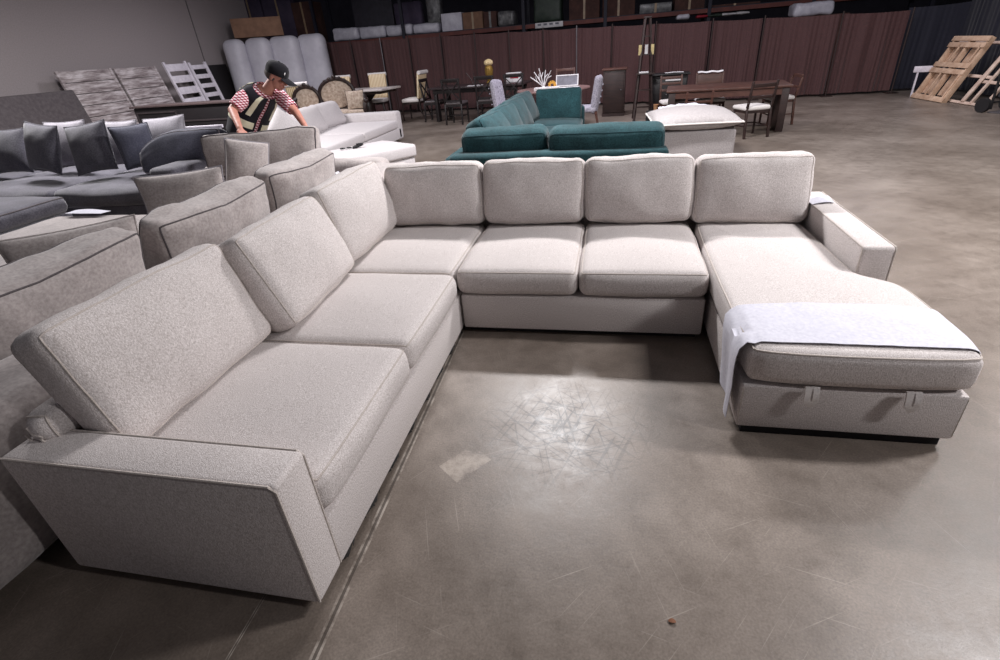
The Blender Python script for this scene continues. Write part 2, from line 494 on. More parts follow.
def pillow(hx, hy, t, n=16, nz=0.006, seed=0, ears=0.07, pipe=0.006, power=0.42):
    """knife-edge pillow in its xz plane, thickness along y"""
    bm = bmesh.new()
    def pt(u, v, s):
        x = hx * u * (1 - ears * (1 - v * v)); z = hy * v * (1 - ears * (1 - u * u))
        e = max((1 - u * u), 0) * max((1 - v * v), 0)
        y = s * t * e ** power
        w = noise.noise(V((x * 7 + seed * 5, s * 3, z * 7))) + 0.6 * noise.noise(V((x * 16, s * 3 + seed, z * 16)))
        y += nz * w * min(1, e * 3)
        return V((x, y, z))
    us = [math.sin(PI / 2 * (-1 + 2 * i / n)) * 0.5 + (-1 + 2 * i / n) * 0.5 for i in range(n + 1)]
    rim = {}
    for s in (1, -1):
        gv = []
        for i, u in enumerate(us):
            row = []
            for j, v in enumerate(us):
                if i in (0, n) or j in (0, n):
                    if (i, j) not in rim: rim[(i, j)] = bm.verts.new(pt(u, v, 0))
                    row.append(rim[(i, j)])
                else: row.append(bm.verts.new(pt(u, v, s)))
            gv.append(row)
        for i in range(n):
            for j in range(n):
                bm.faces.new((gv[i][j], gv[i + 1][j], gv[i + 1][j + 1], gv[i][j + 1]))
    sb = None
    if pipe:
        sb = bmesh.new()
        loop = [(i, 0) for i in range(n)] + [(n, j) for j in range(n)] + [(i, n) for i in range(n, 0, -1)] + [(0, j) for j in range(n, 0, -1)]
        tube(sb, [pt(us[i], us[j], 0) for i, j in loop], pipe, 6, closed=True)
    return bm, sb

def throw_pillow(name, label, group, mat, pipemat, loc, rot, hx, hy, t, **kw):
    bm, sb = pillow(hx, hy, t, **kw)
    o = obj(name, bm, mat, loc=loc, rot=rot, angle=75)
    tag(o, label, 'pillow', group)
    if sb is not None: obj('piping', sb, pipemat, o)
    return o

def pad(bm, outline, z0, z1, r, crown=0.02, rings=6, nz=0.0):
    """a soft slab with a free outline (counter-clockwise list of xy), rounded rims and a crowned top"""
    n = len(outline); P2 = [V((x, y)) for x, y in outline]
    nor = []
    for i in range(n):
        d = P2[(i + 1) % n] - P2[i - 1]
        nor.append(V((d.y, -d.x)).normalized())
    c = sum(P2, V((0, 0))) / n
    prof = [(r, z0)] + [(r * (1 - math.sin(a)), z0 + r * (1 - math.cos(a))) for a in (PI / 6, PI / 3, PI / 2)]
    prof += [(r * (1 - math.cos(a)), z1 - r + r * math.sin(a)) for a in (0, PI / 8, PI / 4, 3 * PI / 8, PI / 2)]
    R = []
    for ins, z in prof:
        R.append([bm.verts.new((*(P2[i] - nor[i] * ins), z)) for i in range(n)])
    top = [P2[i] - nor[i] * r for i in range(n)]
    for k in range(1, rings):
        f = 1 - k / rings
        row = []
        for i in range(n):
            q = c + (top[i] - c) * f
            zz = z1 + crown * (1 - f ** 2.5)
            if nz: zz += nz * noise.noise(V((q.x * 6, q.y * 6, 1.3)))
            row.append(bm.verts.new((q.x, q.y, zz)))
        R.append(row)
    for a, b in zip(R, R[1:]):
        for i in range(n): bm.faces.new((a[i], a[(i + 1) % n], b[(i + 1) % n], b[i]))
    cv = bm.verts.new((c.x, c.y, z1 + crown))
    for i in range(n): bm.faces.new((R[-1][i], R[-1][(i + 1) % n], cv))
    bm.faces.new(R[0][::-1])
    return [V((*(P2[i] - nor[i] * r * 0.29), z1 - r * 0.29)) for i in range(n)]

def sheet(bm, fn, nu, nv, th=0.003):
    """a thin sheet: fn(u, v) -> point; gets a real thickness"""
    A = [[V(fn(i / nu, j / nv)) for j in range(nv + 1)] for i in range(nu + 1)]
    def nrm(i, j):
        a = A[min(i + 1, nu)][j] - A[max(i - 1, 0)][j]; b = A[i][min(j + 1, nv)] - A[i][max(j - 1, 0)]
        d = a.cross(b); return d.normalized() if d.length > 1e-12 else V((0, 0, 1))
    T = [[bm.verts.new(A[i][j]) for j in range(nv + 1)] for i in range(nu + 1)]
    B = [[bm.verts.new(A[i][j] - nrm(i, j) * th) for j in range(nv + 1)] for i in range(nu + 1)]
    for i in range(nu):
        for j in range(nv):
            bm.faces.new((T[i][j], T[i + 1][j], T[i + 1][j + 1], T[i][j + 1]))
            bm.faces.new((B[i][j], B[i][j + 1], B[i + 1][j + 1], B[i + 1][j]))
    for i in range(nu):
        for j in (0, nv): bm.faces.new((T[i][j], T[i + 1][j], B[i + 1][j], B[i][j]))
    for j in range(nv):
        for i in (0, nu): bm.faces.new((T[i][j], T[i][j + 1], B[i][j + 1], B[i][j]))
    return bm

#==PART2==

# ================================================================== THE SETTING
bm = bm_new(); box2(bm, (-14, -6, -0.12), (13, 24, 0)); struct('floor', bm, M_floor, smooth=False)
bm = bm_new(); box2(bm, (-10.25, -6, 0), (-10.0, 13.6, 7.2)); struct('wall_left', bm, M_wall, smooth=False)
bm = bm_new(); box2(bm, (-14, 22, 0), (13, 22.3, 7.2)); struct('wall_back', bm, M_walldark, smooth=False)
bm = bm_new(); box2(bm, (12.7, -6, 0), (13, 22, 7.2)); struct('wall_right', bm, M_walldark, smooth=False)
# joint cover strips on the left wall
for y in (11.1,):
    bm = bm_new(); box2(bm, (-10.0, y - 0.012, 0), (-9.985, y + 0.012, 7.2)); struct('trim_1', bm, plain('wall_joint_strip', (112, 106, 107), 0.8) if 'wall_joint_strip' not in MATS else MATS['wall_joint_strip'], smooth=False)

# ================================================================== CREAM SECTIONAL
sofa = thing('sectional_sofa', 'large cream fabric U-shaped sectional sofa with storage chaise in the foreground', 'sofa', (0, 0, 0))
def part(name, fn, mat=M_cream, parent=sofa, **kw):
    bm = bm_new(); fn(bm); return obj(name, bm, mat, parent, **kw)
def edge_piping(parent, loops, r=0.0045, mat=M_creampipe):
    for lp, closed in loops:
        bm = bm_new(); tube(bm, lp, r, 6, closed=closed); obj('piping', bm, mat, parent)

L0, WA, DA, HA = -1.773, 0.148, -0.9435, 0.5486
Z0, Z1 = 0.038, 0.2577
# bases
part('base', lambda b: box2(b, (DA, L0 + WA, Z0), (0, 0.0, Z1), 0.012))
part('base', lambda b: box2(b, (DA, 0.012, Z0), (-0.004, 1.06, Z1), 0.012))
part('base', lambda b: box2(b, (0.006, 0, Z0 + 0.002), (1.372, 1.06, Z1), 0.012))
cb = part('base', lambda b: box2(b, (1.402, -0.775, 0.046), (2.195, 1.06, Z1 - 0.002), 0.012))
edge_piping(cb, [([(1.406, -0.771, 0.06), (1.406, -0.771, Z1 - 0.016)], False), ([(2.191, -0.771, 0.06), (2.191, -0.771, Z1 - 0.016)], False)], 0.003)
# dark plinths and feet
part('plinth', lambda b: box2(b, (1.43, -0.752, 0.0), (2.17, 1.0, 0.05)), M_blackmat, smooth=False)
part('plinth', lambda b: box2(b, (0.03, 0.05, 0.0), (1.35, 1.0, 0.045)), M_blackmat, smooth=False)
for x, y in ((-0.10, -1.68), (-0.85, -1.68), (-0.06, -0.1), (-0.85, -0.1), (-0.85, 0.95)):
    part('foot', lambda b: box2(b, (x - 0.035, y - 0.035, 0), (x + 0.035, y + 0.035, 0.042), 0.004), M_blackmat)
def fringe(b):
    for k in range(26):
        y0 = -1.60 + k * 0.061
        sheet(b, lambda u, v: (-0.012 + 0.010 * math.sin(k * 1.7 + u * 3) - 0.006, y0 + u * 0.066, 0.046 - v * (0.026 + 0.014 * math.sin(k * 2.3 + u * 4) ** 2)), 3, 2, 0.0015)
part('dust_cover', fringe, M_dust)
# arms
def arm_box(lo, hi, bev):
    return lambda b: box2(b, lo, hi, bev, 3)
a1 = part('arm', arm_box((DA, L0, Z0), (0.0, L0 + WA, HA), 0.016))
e = 0.003
edge_piping(a1, [([(DA + .01, L0 - 0.0 + e, HA - e), (-0.02, L0 + e, HA - e), (-e, L0 + e, HA - 0.02), (-e, L0 + e, Z0 + .01)], False),
                 ([(DA + .01, L0 + WA - e, HA - e), (-0.02, L0 + WA - e, HA - e), (-e, L0 + WA - e, HA - 0.02), (-e, L0 + WA - e, Z0 + .01)], False)], 0.004)
a2 = part('arm', arm_box((2.056, 0.02, Z0 + .02), (2.206, 1.06, HA), 0.018))
edge_piping(a2, [([(2.056 + e, 1.04, HA - e), (2.056 + e, 0.03, HA - e), (2.056 + e, 0.02 + e, HA - .02), (2.056 + e, 0.02 + e, 0.1)], False),
                 ([(2.206 - e, 1.04, HA - e), (2.206 - e, 0.03, HA - e), (2.206 - e, 0.02 + e, HA - .02), (2.206 - e, 0.02 + e, 0.1)], False)], 0.004)
# backrests
part('backrest', arm_box((DA, L0 + WA, Z1), (-0.86, 1.06, 0.57), 0.02))
part('backrest', arm_box((-0.86, 0.985, Z1), (2.056, 1.06, 0.60), 0.02))
# the soft pad along the top of the left backrest, its end showing above the arm
bp = put_cushion('backrest_pad', sofa, M_cream, M_creampipe, (-0.885, -0.88, 0.575), (0, math.radians(-8), 0), (0.058, 0.79, 0.062), r=0.045, crown=(0.01, 0.02, 0.01), k=20, nz=0.006, seed=3, seams=(('y', -1),), sr=0.004)
bm = bm_new()
for dx, dz in ((0.0, 0.0), (0.022, -0.028), (-0.024, -0.03)):
    tube(bm, [(-0.905 + dx, -1.685, 0.595 + dz), (-0.885 + dx, -1.690, 0.578 + dz), (-0.862 + dx, -1.686, 0.562 + dz)], 0.004, 6)
obj('zipper_fold', bm, M_creampipe, sofa)

# seat cushions of the left run and corner
def seat(lo, hi, seed, seams=(('z', 1),), crown=0.028, r=0.05, cf=0.012):
    c = (V(lo) + V(hi)) / 2; h = (V(hi) - V(lo)) / 2
    return put_cushion('seat_cushion', sofa, M_cream, M_creampipe, c, (0, 0, 0), (h.x, h.y, h.z), r=r, crown=(cf, cf, crown), k=14, nz=0.005, seed=seed, seams=seams, sr=0.0035, freq=4)
ZB, ZT = 0.262, 0.418
seat((-0.84, -1.622, ZB), (0.012, -0.832, ZT + 0.004), 1)
seat((-0.84, -0.826, ZB), (0.010, -0.032, ZT), 2)
seat((-0.84, -0.022, ZB), (-0.022, 0.90, ZT - 0.002), 3)
seat((-0.012, -0.012, ZB), (0.690, 0.90, ZT), 4)
seat((0.696, -0.012, ZB), (1.380, 0.90, ZT), 5)
# chaise cushion with its notch for the arm
def smooth_outline(pts, it=2):
    for _ in range(it):
        q = []
        for i in range(len(pts)):
            a, b = V(pts[i]), V(pts[(i + 1) % len(pts)])
            q += [tuple(a * 0.75 + b * 0.25), tuple(a * 0.25 + b * 0.75)]
        pts = q
    return pts
def densify(pts, d=0.045):
    out = []
    for i in range(len(pts)):
        a, b = V(pts[i]), V(pts[(i + 1) % len(pts)])
        n = max(1, int((b - a).length / d))
        out += [tuple(a + (b - a) * k / n) for k in range(n)]
    return out
out = [(1.388, -0.72), (1.45, -0.79), (2.16, -0.79), (2.222, -0.73), (2.222, -0.26), (2.205, -0.12), (2.145, -0.05), (2.075, -0.005), (2.050, 0.06), (2.046, 0.84), (1.99, 0.90), (1.45, 0.90), (1.392, 0.84)]
out = densify(smooth_outline(out, 2), 0.04)
bm = bm_new(); lp = pad(bm, out, 0.264, 0.425, 0.045, crown=0.022, nz=0.006)
ch = obj('chaise_cushion', bm, M_cream, sofa, angle=60)
bm = bm_new(); tube(bm, lp, 0.004, 6, closed=True); obj('piping', bm, M_creampipe, ch)
# fabric pull tabs on the lid of the storage chaise
for u, v in ((811, 389), (912, 394)):
    p = aty(u, v, -0.785)
    def tab(b, p=p):
        sheet(b, lambda s, t: (p.x - 0.026 + 0.052 * s + (0.5 - s) * 0.052 * max(0, (t - 0.7) / 0.3) * 0.8, p.y - 0.006 - 0.014 * math.sin(t * PI * 0.8), p.z + 0.016 - 0.088 * t), 4, 8, 0.007)
        sheet(b, lambda s, t: (p.x + 0.002 + 0.020 * s, p.y - 0.014 - 0.012 * math.sin(t * PI * 0.8), p.z + 0.012 - 0.062 * t), 2, 6, 0.003)
    part('pull_tab', tab, M_seatwhite)

# back cushions, rear run
TB = math.radians(-10)
for i, (x0, x1) in enumerate(((-0.715, -0.008), (0.0, 0.686), (0.69, 1.372), (1.378, 2.05))):
    w = (x1 - x0) / 2
    wr = 0.006
    put_cushion('back_cushion', sofa, M_cream, M_creampipe, ((x0 + x1) / 2, 0.868, [0.636, 0.638, 0.636, 0.622][i]), (TB, 0, [0.02, 0, 0, -0.01][i]), (w, 0.098, 0.207), r=0.058, crown=(0.014, 0.042, 0.010), k=16, nz=0.013, seed=11 + i, seams=(('y', -1),), sr=0.003, freq=5)
# back cushions, left run
TL = math.radians(-17)
for i, (y0, y1, yaw, dz) in enumerate(((-1.612, -0.800, 0.0, 0), (-0.800, -0.035, 0.06, 0), (-0.03, 0.84, 0.02, 0.008))):
    put_cushion('back_cushion', sofa, M_cream, M_creampipe, (-0.79 + [0.005, 0.075, 0.03][i], (y0 + y1) / 2, 0.652 + dz), (TL + [0, -0.09, 0.02][i], 0, PI / 2 + yaw), ((y1 - y0) / 2, 0.082, 0.232), r=0.05, crown=(0.008, 0.040, 0.012), k=16, nz=0.012, seed=21 + i, seams=(('y', -1), ('y', 1)), sr=0.0035, freq=4)

# the white protective sheet over the chaise foot, laid on the cushion's own surface
from mathutils.bvhtree import BVHTree
tree = BVHTree.FromPolygons([v.co.copy() for v in ch.data.vertices], [tuple(p.vertices) for p in ch.data.polygons])
def rest_z(x, y):
    h = tree.ray_cast(V((x, y, 2)), V((0, 0, -1)))
    return h[0].z if h[0] is not None else None
bm = bm_new()
HANG = [(1.393, 0.075), (1.391, 0.15), (1.389, 0.22), (1.382, 0.30), (1.379, 0.36), (1.383, 0.40)]
NH, NTOP = len(HANG), 44
def drape(u, v):
    k = int(round(u * (NH + NTOP - 1)))
    hang = max(0.0, 1 - k / NH) if k < NH else 0.0
    yf, yn = -0.405 - 0.14 * hang, -0.722 - 0.035 * hang
    y = yf + (yn - yf) * v + 0.010 * math.sin(k * 0.35 + v * 2) * (1 - abs(2 * v - 1))
    if k < NH:
        x, z = HANG[k]
        x -= 0.004 + 0.010 * hang * (1 + math.sin(v * 8 + 1)) + 0.012 * hang * v
        if k == 0: z += 0.05 * (1 - v)
        return (x, y, z)
    x = 1.40 + (2.206 - 1.40) * ((k - NH) / (NTOP - 1)) ** 0.9
    y = max(y, -0.735)
    z = rest_z(x, y)
    if z is None: z = rest_z(min(x, 2.19), max(y, -0.72)) or 0.42
    return (x, y, z + 0.0085 + 0.0025 * noise.noise(V((x * 14, y * 14, 2))))
sheet(bm, drape, NH + NTOP - 1, 16, 0.0025)
tag(obj('protective_sheet', bm, M_paper, angle=70), 'white protective sheet draped across the foot of the cream chaise', 'sheet')
# paper lying behind the right arm
p = V((2.12, 0.86, HA + 0.004))
bm = bm_new(); sheet(bm, lambda u, v: (2.05 + 0.13 * u, 0.74 + 0.10 * v + 0.03 * u, HA + 0.006 + 0.012 * u * v + 0.008 * math.sin(u * 3)), 6, 4, 0.003)
tag(obj('paper_sheet', bm, M_paper), 'small white paper lying on the far end of the cream chaise arm', 'paper')

# fallen leaf on the concrete
bm = bm_new(); pl = atz(672, 622, 0)
sheet(bm, lambda u, v: (pl.x + (u - .5) * 0.022, pl.y + (v - .5) * 0.014 * math.sin(PI * (0.1 + 0.8 * u)), 0.004 + 0.004 * math.sin(u * PI)), 6, 4, 0.0012)
tag(obj('dry_leaf', bm, M_leaf), 'tiny brown dry scrap lying on the bare concrete floor', 'leaf')

# ================================================================== GREY VELVET SECTIONAL behind the cream one
gs = thing('sectional_sofa', 'grey velvet sectional sofa with loose back cushions directly behind the cream sofa', 'sofa', (-2, 0.5, 0))
def gpart(name, lo, hi, bev=0.03, mat=M_grey):
    bm = bm_new(); box2(bm, V(lo) - gs.location, V(hi) - gs.location, bev, 3); return obj(name, bm, mat, gs)
gpart('base', (-2.45, -2.3, 0.05), (-1.30, 2.2, 0.24))
gpart('base', (-3.3, 1.35, 0.05), (-2.45, 2.2, 0.24))
gpart('chaise_base', (-4.35, -0.55, 0.05), (-2.45, 1.30, 0.24))
def gcush(name, c, rot, dims, **kw):
    return put_cushion(name, gs, M_grey, M_greypipe, V(c) - gs.location, rot, dims, **kw)
gcush('backrest', (-1.255, -0.05, 0.34), (0, 0, 0), (0.20, 2.28, 0.275), r=0.07, crown=(0.01, 0.02, 0.012), k=40, nz=0.014, seed=31, freq=6)
gcush('backrest', (-2.40, 2.34, 0.34), (0, 0, 0), (1.04, 0.13, 0.285), r=0.07, crown=(0.01, 0.01, 0.012), k=24, nz=0.01, seed=32, freq=6)
for i, (y0, y1) in enumerate(((-2.2, -1.22), (-1.20, -0.22), (-0.20, 0.76), (0.78, 2.15))):
    gcush('seat_cushion', (-1.90, (y0 + y1) / 2, 0.325), (0, 0, 0), (0.55, (y1 - y0) / 2, 0.085), r=0.05, crown=(0, 0.01, 0.03), k=10, nz=0.006, seed=33 + i)
gcush('chaise_cushion', (-3.42, 0.38, 0.325), (0, 0, 0), (0.92, 0.90, 0.085), r=0.06, crown=(0.01, 0.01, 0.03), k=14, nz=0.006, seed=40)
gcush('seat_cushion', (-2.9, 1.76, 0.325), (0, 0, 0), (0.44, 0.42, 0.085), r=0.06, crown=(0.01, 0.01, 0.03), k=10, nz=0.006, seed=41)
# loose back cushions, leaning back over the rail towards the cream sofa
TG = math.radians(-32)
def soft_ends(hx, hz, thin=0.45, sagz=0.03, lean=0.0):
    def f(q):
        e = min(1, abs(q.x) / hx); t = min(1, max(0, q.z / hz))
        k = 1 - thin * e ** 3 * (0.4 + 0.6 * t)
        return V((q.x * (1 - 0.05 * (1 - t) * e), q.y * k, q.z + -(0.02 * e ** 4 + sagz * (1 - e)) * t))
    return f
for i, (yc, hw, yaw, dx, dz) in enumerate(((-1.07, 0.58, 0.0, -0.01, -0.01), (0.10, 0.51, 0.015, 0.0, -0.02), (1.17, 0.48, -0.03, -0.03, -0.015))):
    gcush('back_cushion', (-1.60 + dx, yc, 0.655 + dz), (math.radians(14), 0, PI / 2 + yaw), (hw, 0.115, 0.235), r=0.05, crown=(0.0, 0.035, 0.0), k=18, nz=0.020, seed=51 + i, seams=(('y', -1), ('y', 1)), sr=0.005, freq=4.5, sag=soft_ends(hw, 0.235))
gcush('back_cushion', (-2.62, 2.22, 0.745), (math.radians(-16), 0, 0.24), (0.60, 0.095, 0.225), r=0.055, crown=(0, 0.03, 0.0), k=16, nz=0.016, seed=55, seams=(('y', -1), ('y', 1)), sr=0.007, freq=5, sag=soft_ends(0.60, 0.225, 0.35))

throw_pillow('throw_pillow', 'grey velvet throw pillow at the near end of the grey sectional', 'throw pillows on the grey sectional', M_grey, M_grey, (-2.22, -0.30, 0.585), (math.radians(-14), 0, 0.80), 0.34, 0.20, 0.085, seed=2)
throw_pillow('throw_pillow', 'grey throw pillow with pale piping standing alone behind the long grey back cushion', 'throw pillows on the grey sectional', M_grey, M_lgrey, (-2.48, 0.90, 0.63), (math.radians(-10), -0.02, 0.42), 0.33, 0.215, 0.10, seed=3)
throw_pillow('throw_pillow', 'round-cornered grey throw pillow with light piping in the inner corner of the grey sectional', 'throw pillows on the grey sectional', M_grey, M_lgrey, (-2.56, 1.84, 0.69), (math.radians(-14), 0.25, 0.55), 0.19, 0.235, 0.10, seed=4, ears=0.03)
bm = bm_new(); q = atz(76, 214, 0.445)
sheet(bm, lambda u, v: (q.x - 0.12 + 0.42 * u, q.y + 0.11 * v - 0.02 * u, 0.452 + 0.01 * math.sin(u * 4) * v), 8, 4, 0.003)
tag(obj('paper_sheet', bm, M_paper), 'white paper lying flat on the grey velvet chaise seat', 'paper')

# ================================================================== CHARCOAL SECTIONAL
cs = thing('sectional_sofa', 'charcoal velvet sectional sofa with scattered pillows near the grey wall', 'sofa', (-6.0, 3.0, 0))
def cpart(name, lo, hi, bev=0.03, mat=M_char):
    bm = bm_new(); box2(bm, V(lo) - cs.location, V(hi) - cs.location, bev, 3); return obj(name, bm, mat, cs)
def ccush(name, c, rot, dims, mat=M_char, pm=M_greypipe, **kw):
    return put_cushion(name, cs, mat, pm, V(c) - cs.location, rot, dims, **kw)
cpart('base', (-8.6, 2.15, 0.04), (-3.95, 3.75, 0.26))
cpart('backrest', (-8.6, 3.75, 0.04), (-3.75, 3.98, 0.70), 0.06)
cpart('backrest', (-3.95, 2.05, 0.04), (-3.60, 3.98, 0.66), 0.06)
for i, (x0, x1) in enumerate(((-8.5, -7.0), (-6.98, -5.45), (-5.43, -4.0))):
    ccush('seat_cushion', ((x0 + x1) / 2, 2.92, 0.345), (0, 0, 0), ((x1 - x0) / 2, 0.82, 0.095), r=0.075, crown=(0.02, 0.02, 0.05), k=12, nz=0.012, seed=61 + i)
ccush('back_cushion', (-7.35, 3.55, 0.70), (math.radians(-14), 0, 0), (0.55, 0.12, 0.25), r=0.07, crown=(0, 0.03, 0), k=10, nz=0.014, seed=66)
ccush('back_cushion', (-3.90, 2.62, 0.72), (math.radians(-18), 0, 0.25), (0.48, 0.11, 0.225), M_slate, M_lgrey, r=0.06, crown=(0, 0.03, 0.02), k=12, nz=0.012, seed=67, seams=(('y', -1), ('y', 1)), sr=0.006, sag=lambda q: V((q.x, q.y, q.z - 0.20 * max(0, -q.x / 0.48) ** 2.2 * max(0, min(1, (q.z + 0.1) / 0.3)))))
gp = 'pillows along the charcoal sofa back'
for i, (u, v, t, hx, hz, rz, ry, mat, lab) in enumerate((
        (11, 151, 6.55, 0.30, 0.27, 0.0, 0.0, M_char, 'charcoal pillow at the outer end of the charcoal sofa back'),
        (68, 144, 6.35, 0.30, 0.27, 0.05, 0.0, M_lgrey, 'light grey pillow mostly hidden between the two large charcoal pillows'),
        (43, 148, 6.05, 0.275, 0.275, -0.15, 0.12, M_char, 'square charcoal pillow in front of the pale pillow edge, nearest the dark grey board'),
        (91, 148, 5.95, 0.275, 0.275, 0.1, -0.1, M_char, 'square charcoal pillow with crumpled side, standing before two light grey pillows'),
        (122, 143, 6.25, 0.24, 0.26, 0.1, 0.02, M_lgrey, 'upright light grey pillow beside the twisted two-tone pillow'),
        (137, 146, 5.95, 0.20, 0.24, 0.95, 0.0, M_slate, 'slate pillow turned edge-on with a pale front face'),
        (166, 134, 6.35, 0.31, 0.20, 0.0, -0.05, M_lgrey, 'light grey pillow lying low in front of the black dresser'))):
    throw_pillow('throw_pillow', lab, gp, mat, mat, at(u, v, t), (math.radians(-16), ry, rz), hx, hz, 0.10, seed=70 + i, pipe=0.007)
# small dark bolster lying below the slate cushion
bm, sb = cushion(0.17, 0.055, 0.05, r=0.048, crown=(0, 0.01, 0.01), k=10, nz=0.008, seed=5)
tag(obj('bolster_pillow', bm, M_slate, loc=(-4.08, 2.36, 0.475), rot=(0, 0, 0.25)), 'small slate bolster lying under the slate back cushion', 'pillow')
# charcoal ottoman
co = thing('ottoman', 'charcoal velvet ottoman with pillow top in front of the charcoal sofa', 'ottoman', (-5.95, 1.45, 0))
bm = bm_new(); box(bm, (0, 0, 0.15), (1.85, 1.0, 0.22), None, 0.04); obj('base', bm, M_char, co)
put_cushion('seat_cushion', co, M_char, M_greypipe, (0, 0, 0.345), (0, 0, 0), (0.93, 0.51, 0.09), r=0.07, crown=(0.02, 0.02, 0.05), k=12, nz=0.012, seed=77, seams=(('z', 1),), sr=0.007)
for x in (-0.8, 0.8):
    for y in (-0.42, 0.42):
        bm = bm_new(); box(bm, (x, y, 0.025), (0.06, 0.06, 0.05)); obj('foot', bm, M_blackmat, co)

# ================================================================== WHITE SOFA AND ITS OTTOMAN
ws = thing('sofa', 'white sofa with loose back cushions and low square arm beside the bending man', 'sofa', (-3.95, 5.9, 0))
def wpart(name, lo, hi, bev=0.03, mat=M_white_fab):
    bm = bm_new(); box2(bm, V(lo) - ws.location, V(hi) - ws.location, bev, 3); return obj(name, bm, mat, ws)
wpart('base', (-4.70, 4.2, 0.06), (-3.22, 7.50, 0.26), 0.02)
wpart('arm', (-4.75, 7.36, 0.04), (-3.22, 7.62, 0.56), 0.05)
wpart('arm', (-4.75, 4.05, 0.04), (-3.22, 4.28, 0.50), 0.05)
wpart('backrest', (-4.90, 4.05, 0.04), (-4.66, 7.62, 0.60), 0.05)
for i, (y0, y1) in enumerate(((4.29, 5.82), (5.83, 7.35))):
    put_cushion('seat_cushion', ws, M_white_fab, M_white_fab, V((-3.92, (y0 + y1) / 2, 0.335)) - ws.location, (0, 0, 0), (0.71, (y1 - y0) / 2, 0.075), r=0.04, crown=(0.01, 0.01, 0.02), k=10, nz=0.004, seed=80 + i)
for i, (yc, hw, dx) in enumerate(((6.88, 0.46, 0.0), (5.98, 0.44, 0.10), (5.02, 0.5, 0.05))):
    put_cushion('back_cushion', ws, M_white_fab, M_white_fab, V((-4.42 + dx, yc, 0.605)) - ws.location, (math.radians(-22), 0, PI / 2), (hw, 0.11, 0.225), r=0.07, crown=(0, 0.05, 0.01), k=12, nz=0.016, seed=84 + i)
throw_pillow('throw_pillow', 'white pointed throw pillow standing between the forearms of the bending man', None, M_white_fab, M_white_fab, at(285, 128, 7.0) - V((0, 0, 0.06)), (math.radians(-20), 0.75, 0.7), 0.25, 0.25, 0.07, seed=9)

wo = thing('ottoman', 'low white ottoman with dark small things on top beside the white sofa', 'ottoman', (-2.50, 4.17, 0), math.radians(55))
bm = bm_new(); box(bm, (0, 0, 0.15), (1.18, 0.78, 0.20), None, 0.02); obj('base', bm, M_white_fab, wo)
put_cushion('seat_cushion', wo, M_white_fab, M_white_fab, (0, 0, 0.335), (0, 0, 0), (0.62, 0.42, 0.085), r=0.04, crown=(0.01, 0.01, 0.015), k=12, nz=0.003, seed=90)
for x in (-0.5, 0.5):
    for y in (-0.3, 0.3):
        bm = bm_new(); box(bm, (x, y, 0.025), (0.05, 0.05, 0.05)); obj('foot', bm, M_blackmat, wo)
q = atz(358, 147, 0.445)
bm = bm_new(); box(bm, (0, 0, 0), (0.15, 0.065, 0.03), Euler((0, math.radians(-12), 0.9)), 0.006); box(bm, (0.02, 0.01, 0.022), (0.07, 0.05, 0.02), Euler((0, 0, 0.9)), 0.004)
tag(obj('remote_control', bm, M_blackmat, loc=q + V((0, 0, 0.015))), 'dark remote control lying on the white ottoman, the larger dark item', 'remote')
q = atz(346, 149, 0.44)
bm = bm_new()
for s in (-1, 1): tube(bm, [(s * 0.045 + 0.03 * math.cos(a), 0.03 * math.sin(a), 0.012) for a in [k * PI / 6 for k in range(12)]], 0.007, 6, closed=True); tube(bm, [(s * 0.07, 0, 0.012), (s * 0.06, 0.07, 0.008), (s * 0.03, 0.10, 0.006)], 0.004, 6)
tube(bm, [(-0.016, 0, 0.012), (0.016, 0, 0.012)], 0.005, 6)
tag(obj('eyeglasses', bm, M_blackmat, loc=q, rot=(0, 0, 0.6)), 'small dark folded glasses lying on the white ottoman beside the remote', 'glasses')
# crumpled white wrapping between the grey cushion and the ottoman
q = at(326, 143, 4.75)
bm = bm_new()
def crumple(u, v):
    a = u * 5.2; r = 0.06 + 0.03 * noise.noise(V((u * 5, v * 3, 1)))
    return (q.x - 0.10 + 0.26 * u, q.y + 0.07 * (v - 0.5) + 0.03 * math.sin(a * 2), 0.62 - 0.17 * u + 0.05 * math.sin(v * PI) + 0.03 * noise.noise(V((u * 9, v * 6, 4))))
sheet(bm, crumple, 18, 8, 0.004)
tag(obj('plastic_wrap', bm, M_wrap), 'crumpled white plastic wrap hanging beside the end of the grey sectional', 'wrap')

# ================================================================== TEAL SECTIONAL
ts = thing('sectional_sofa', 'teal velvet sectional sofa with its back towards the cream sofa', 'sofa', (0.2, 4.4, 0))
def tpart(name, lo, hi, bev=0.04, mat=M_teal):
    bm = bm_new(); box2(bm, V(lo) - ts.location, V(hi) - ts.location, bev, 3); return obj(name, bm, mat, ts)
def tcush(name, c, rot, dims, **kw):
    return put_cushion(name, ts, M_teal, M_tealpipe, V(c) - ts.location, rot, dims, **kw)
tpart('base', (-0.78, 2.55, 0.05), (1.36, 3.60, 0.25))
tpart('base', (-0.78, 3.60, 0.05), (0.24, 6.45, 0.25))
tpart('base', (0.24, 5.45, 0.05), (0.42, 6.45, 0.25), 0.02)
tpart('backrest', (-0.74, 2.44, 0.05), (1.38, 2.66, 0.60), 0.05)
tpart('backrest', (-0.80, 2.46, 0.05), (-0.62, 6.50, 0.58), 0.05)
tpart('backrest', (-0.66, 6.42, 0.05), (0.42, 6.60, 0.58), 0.05)
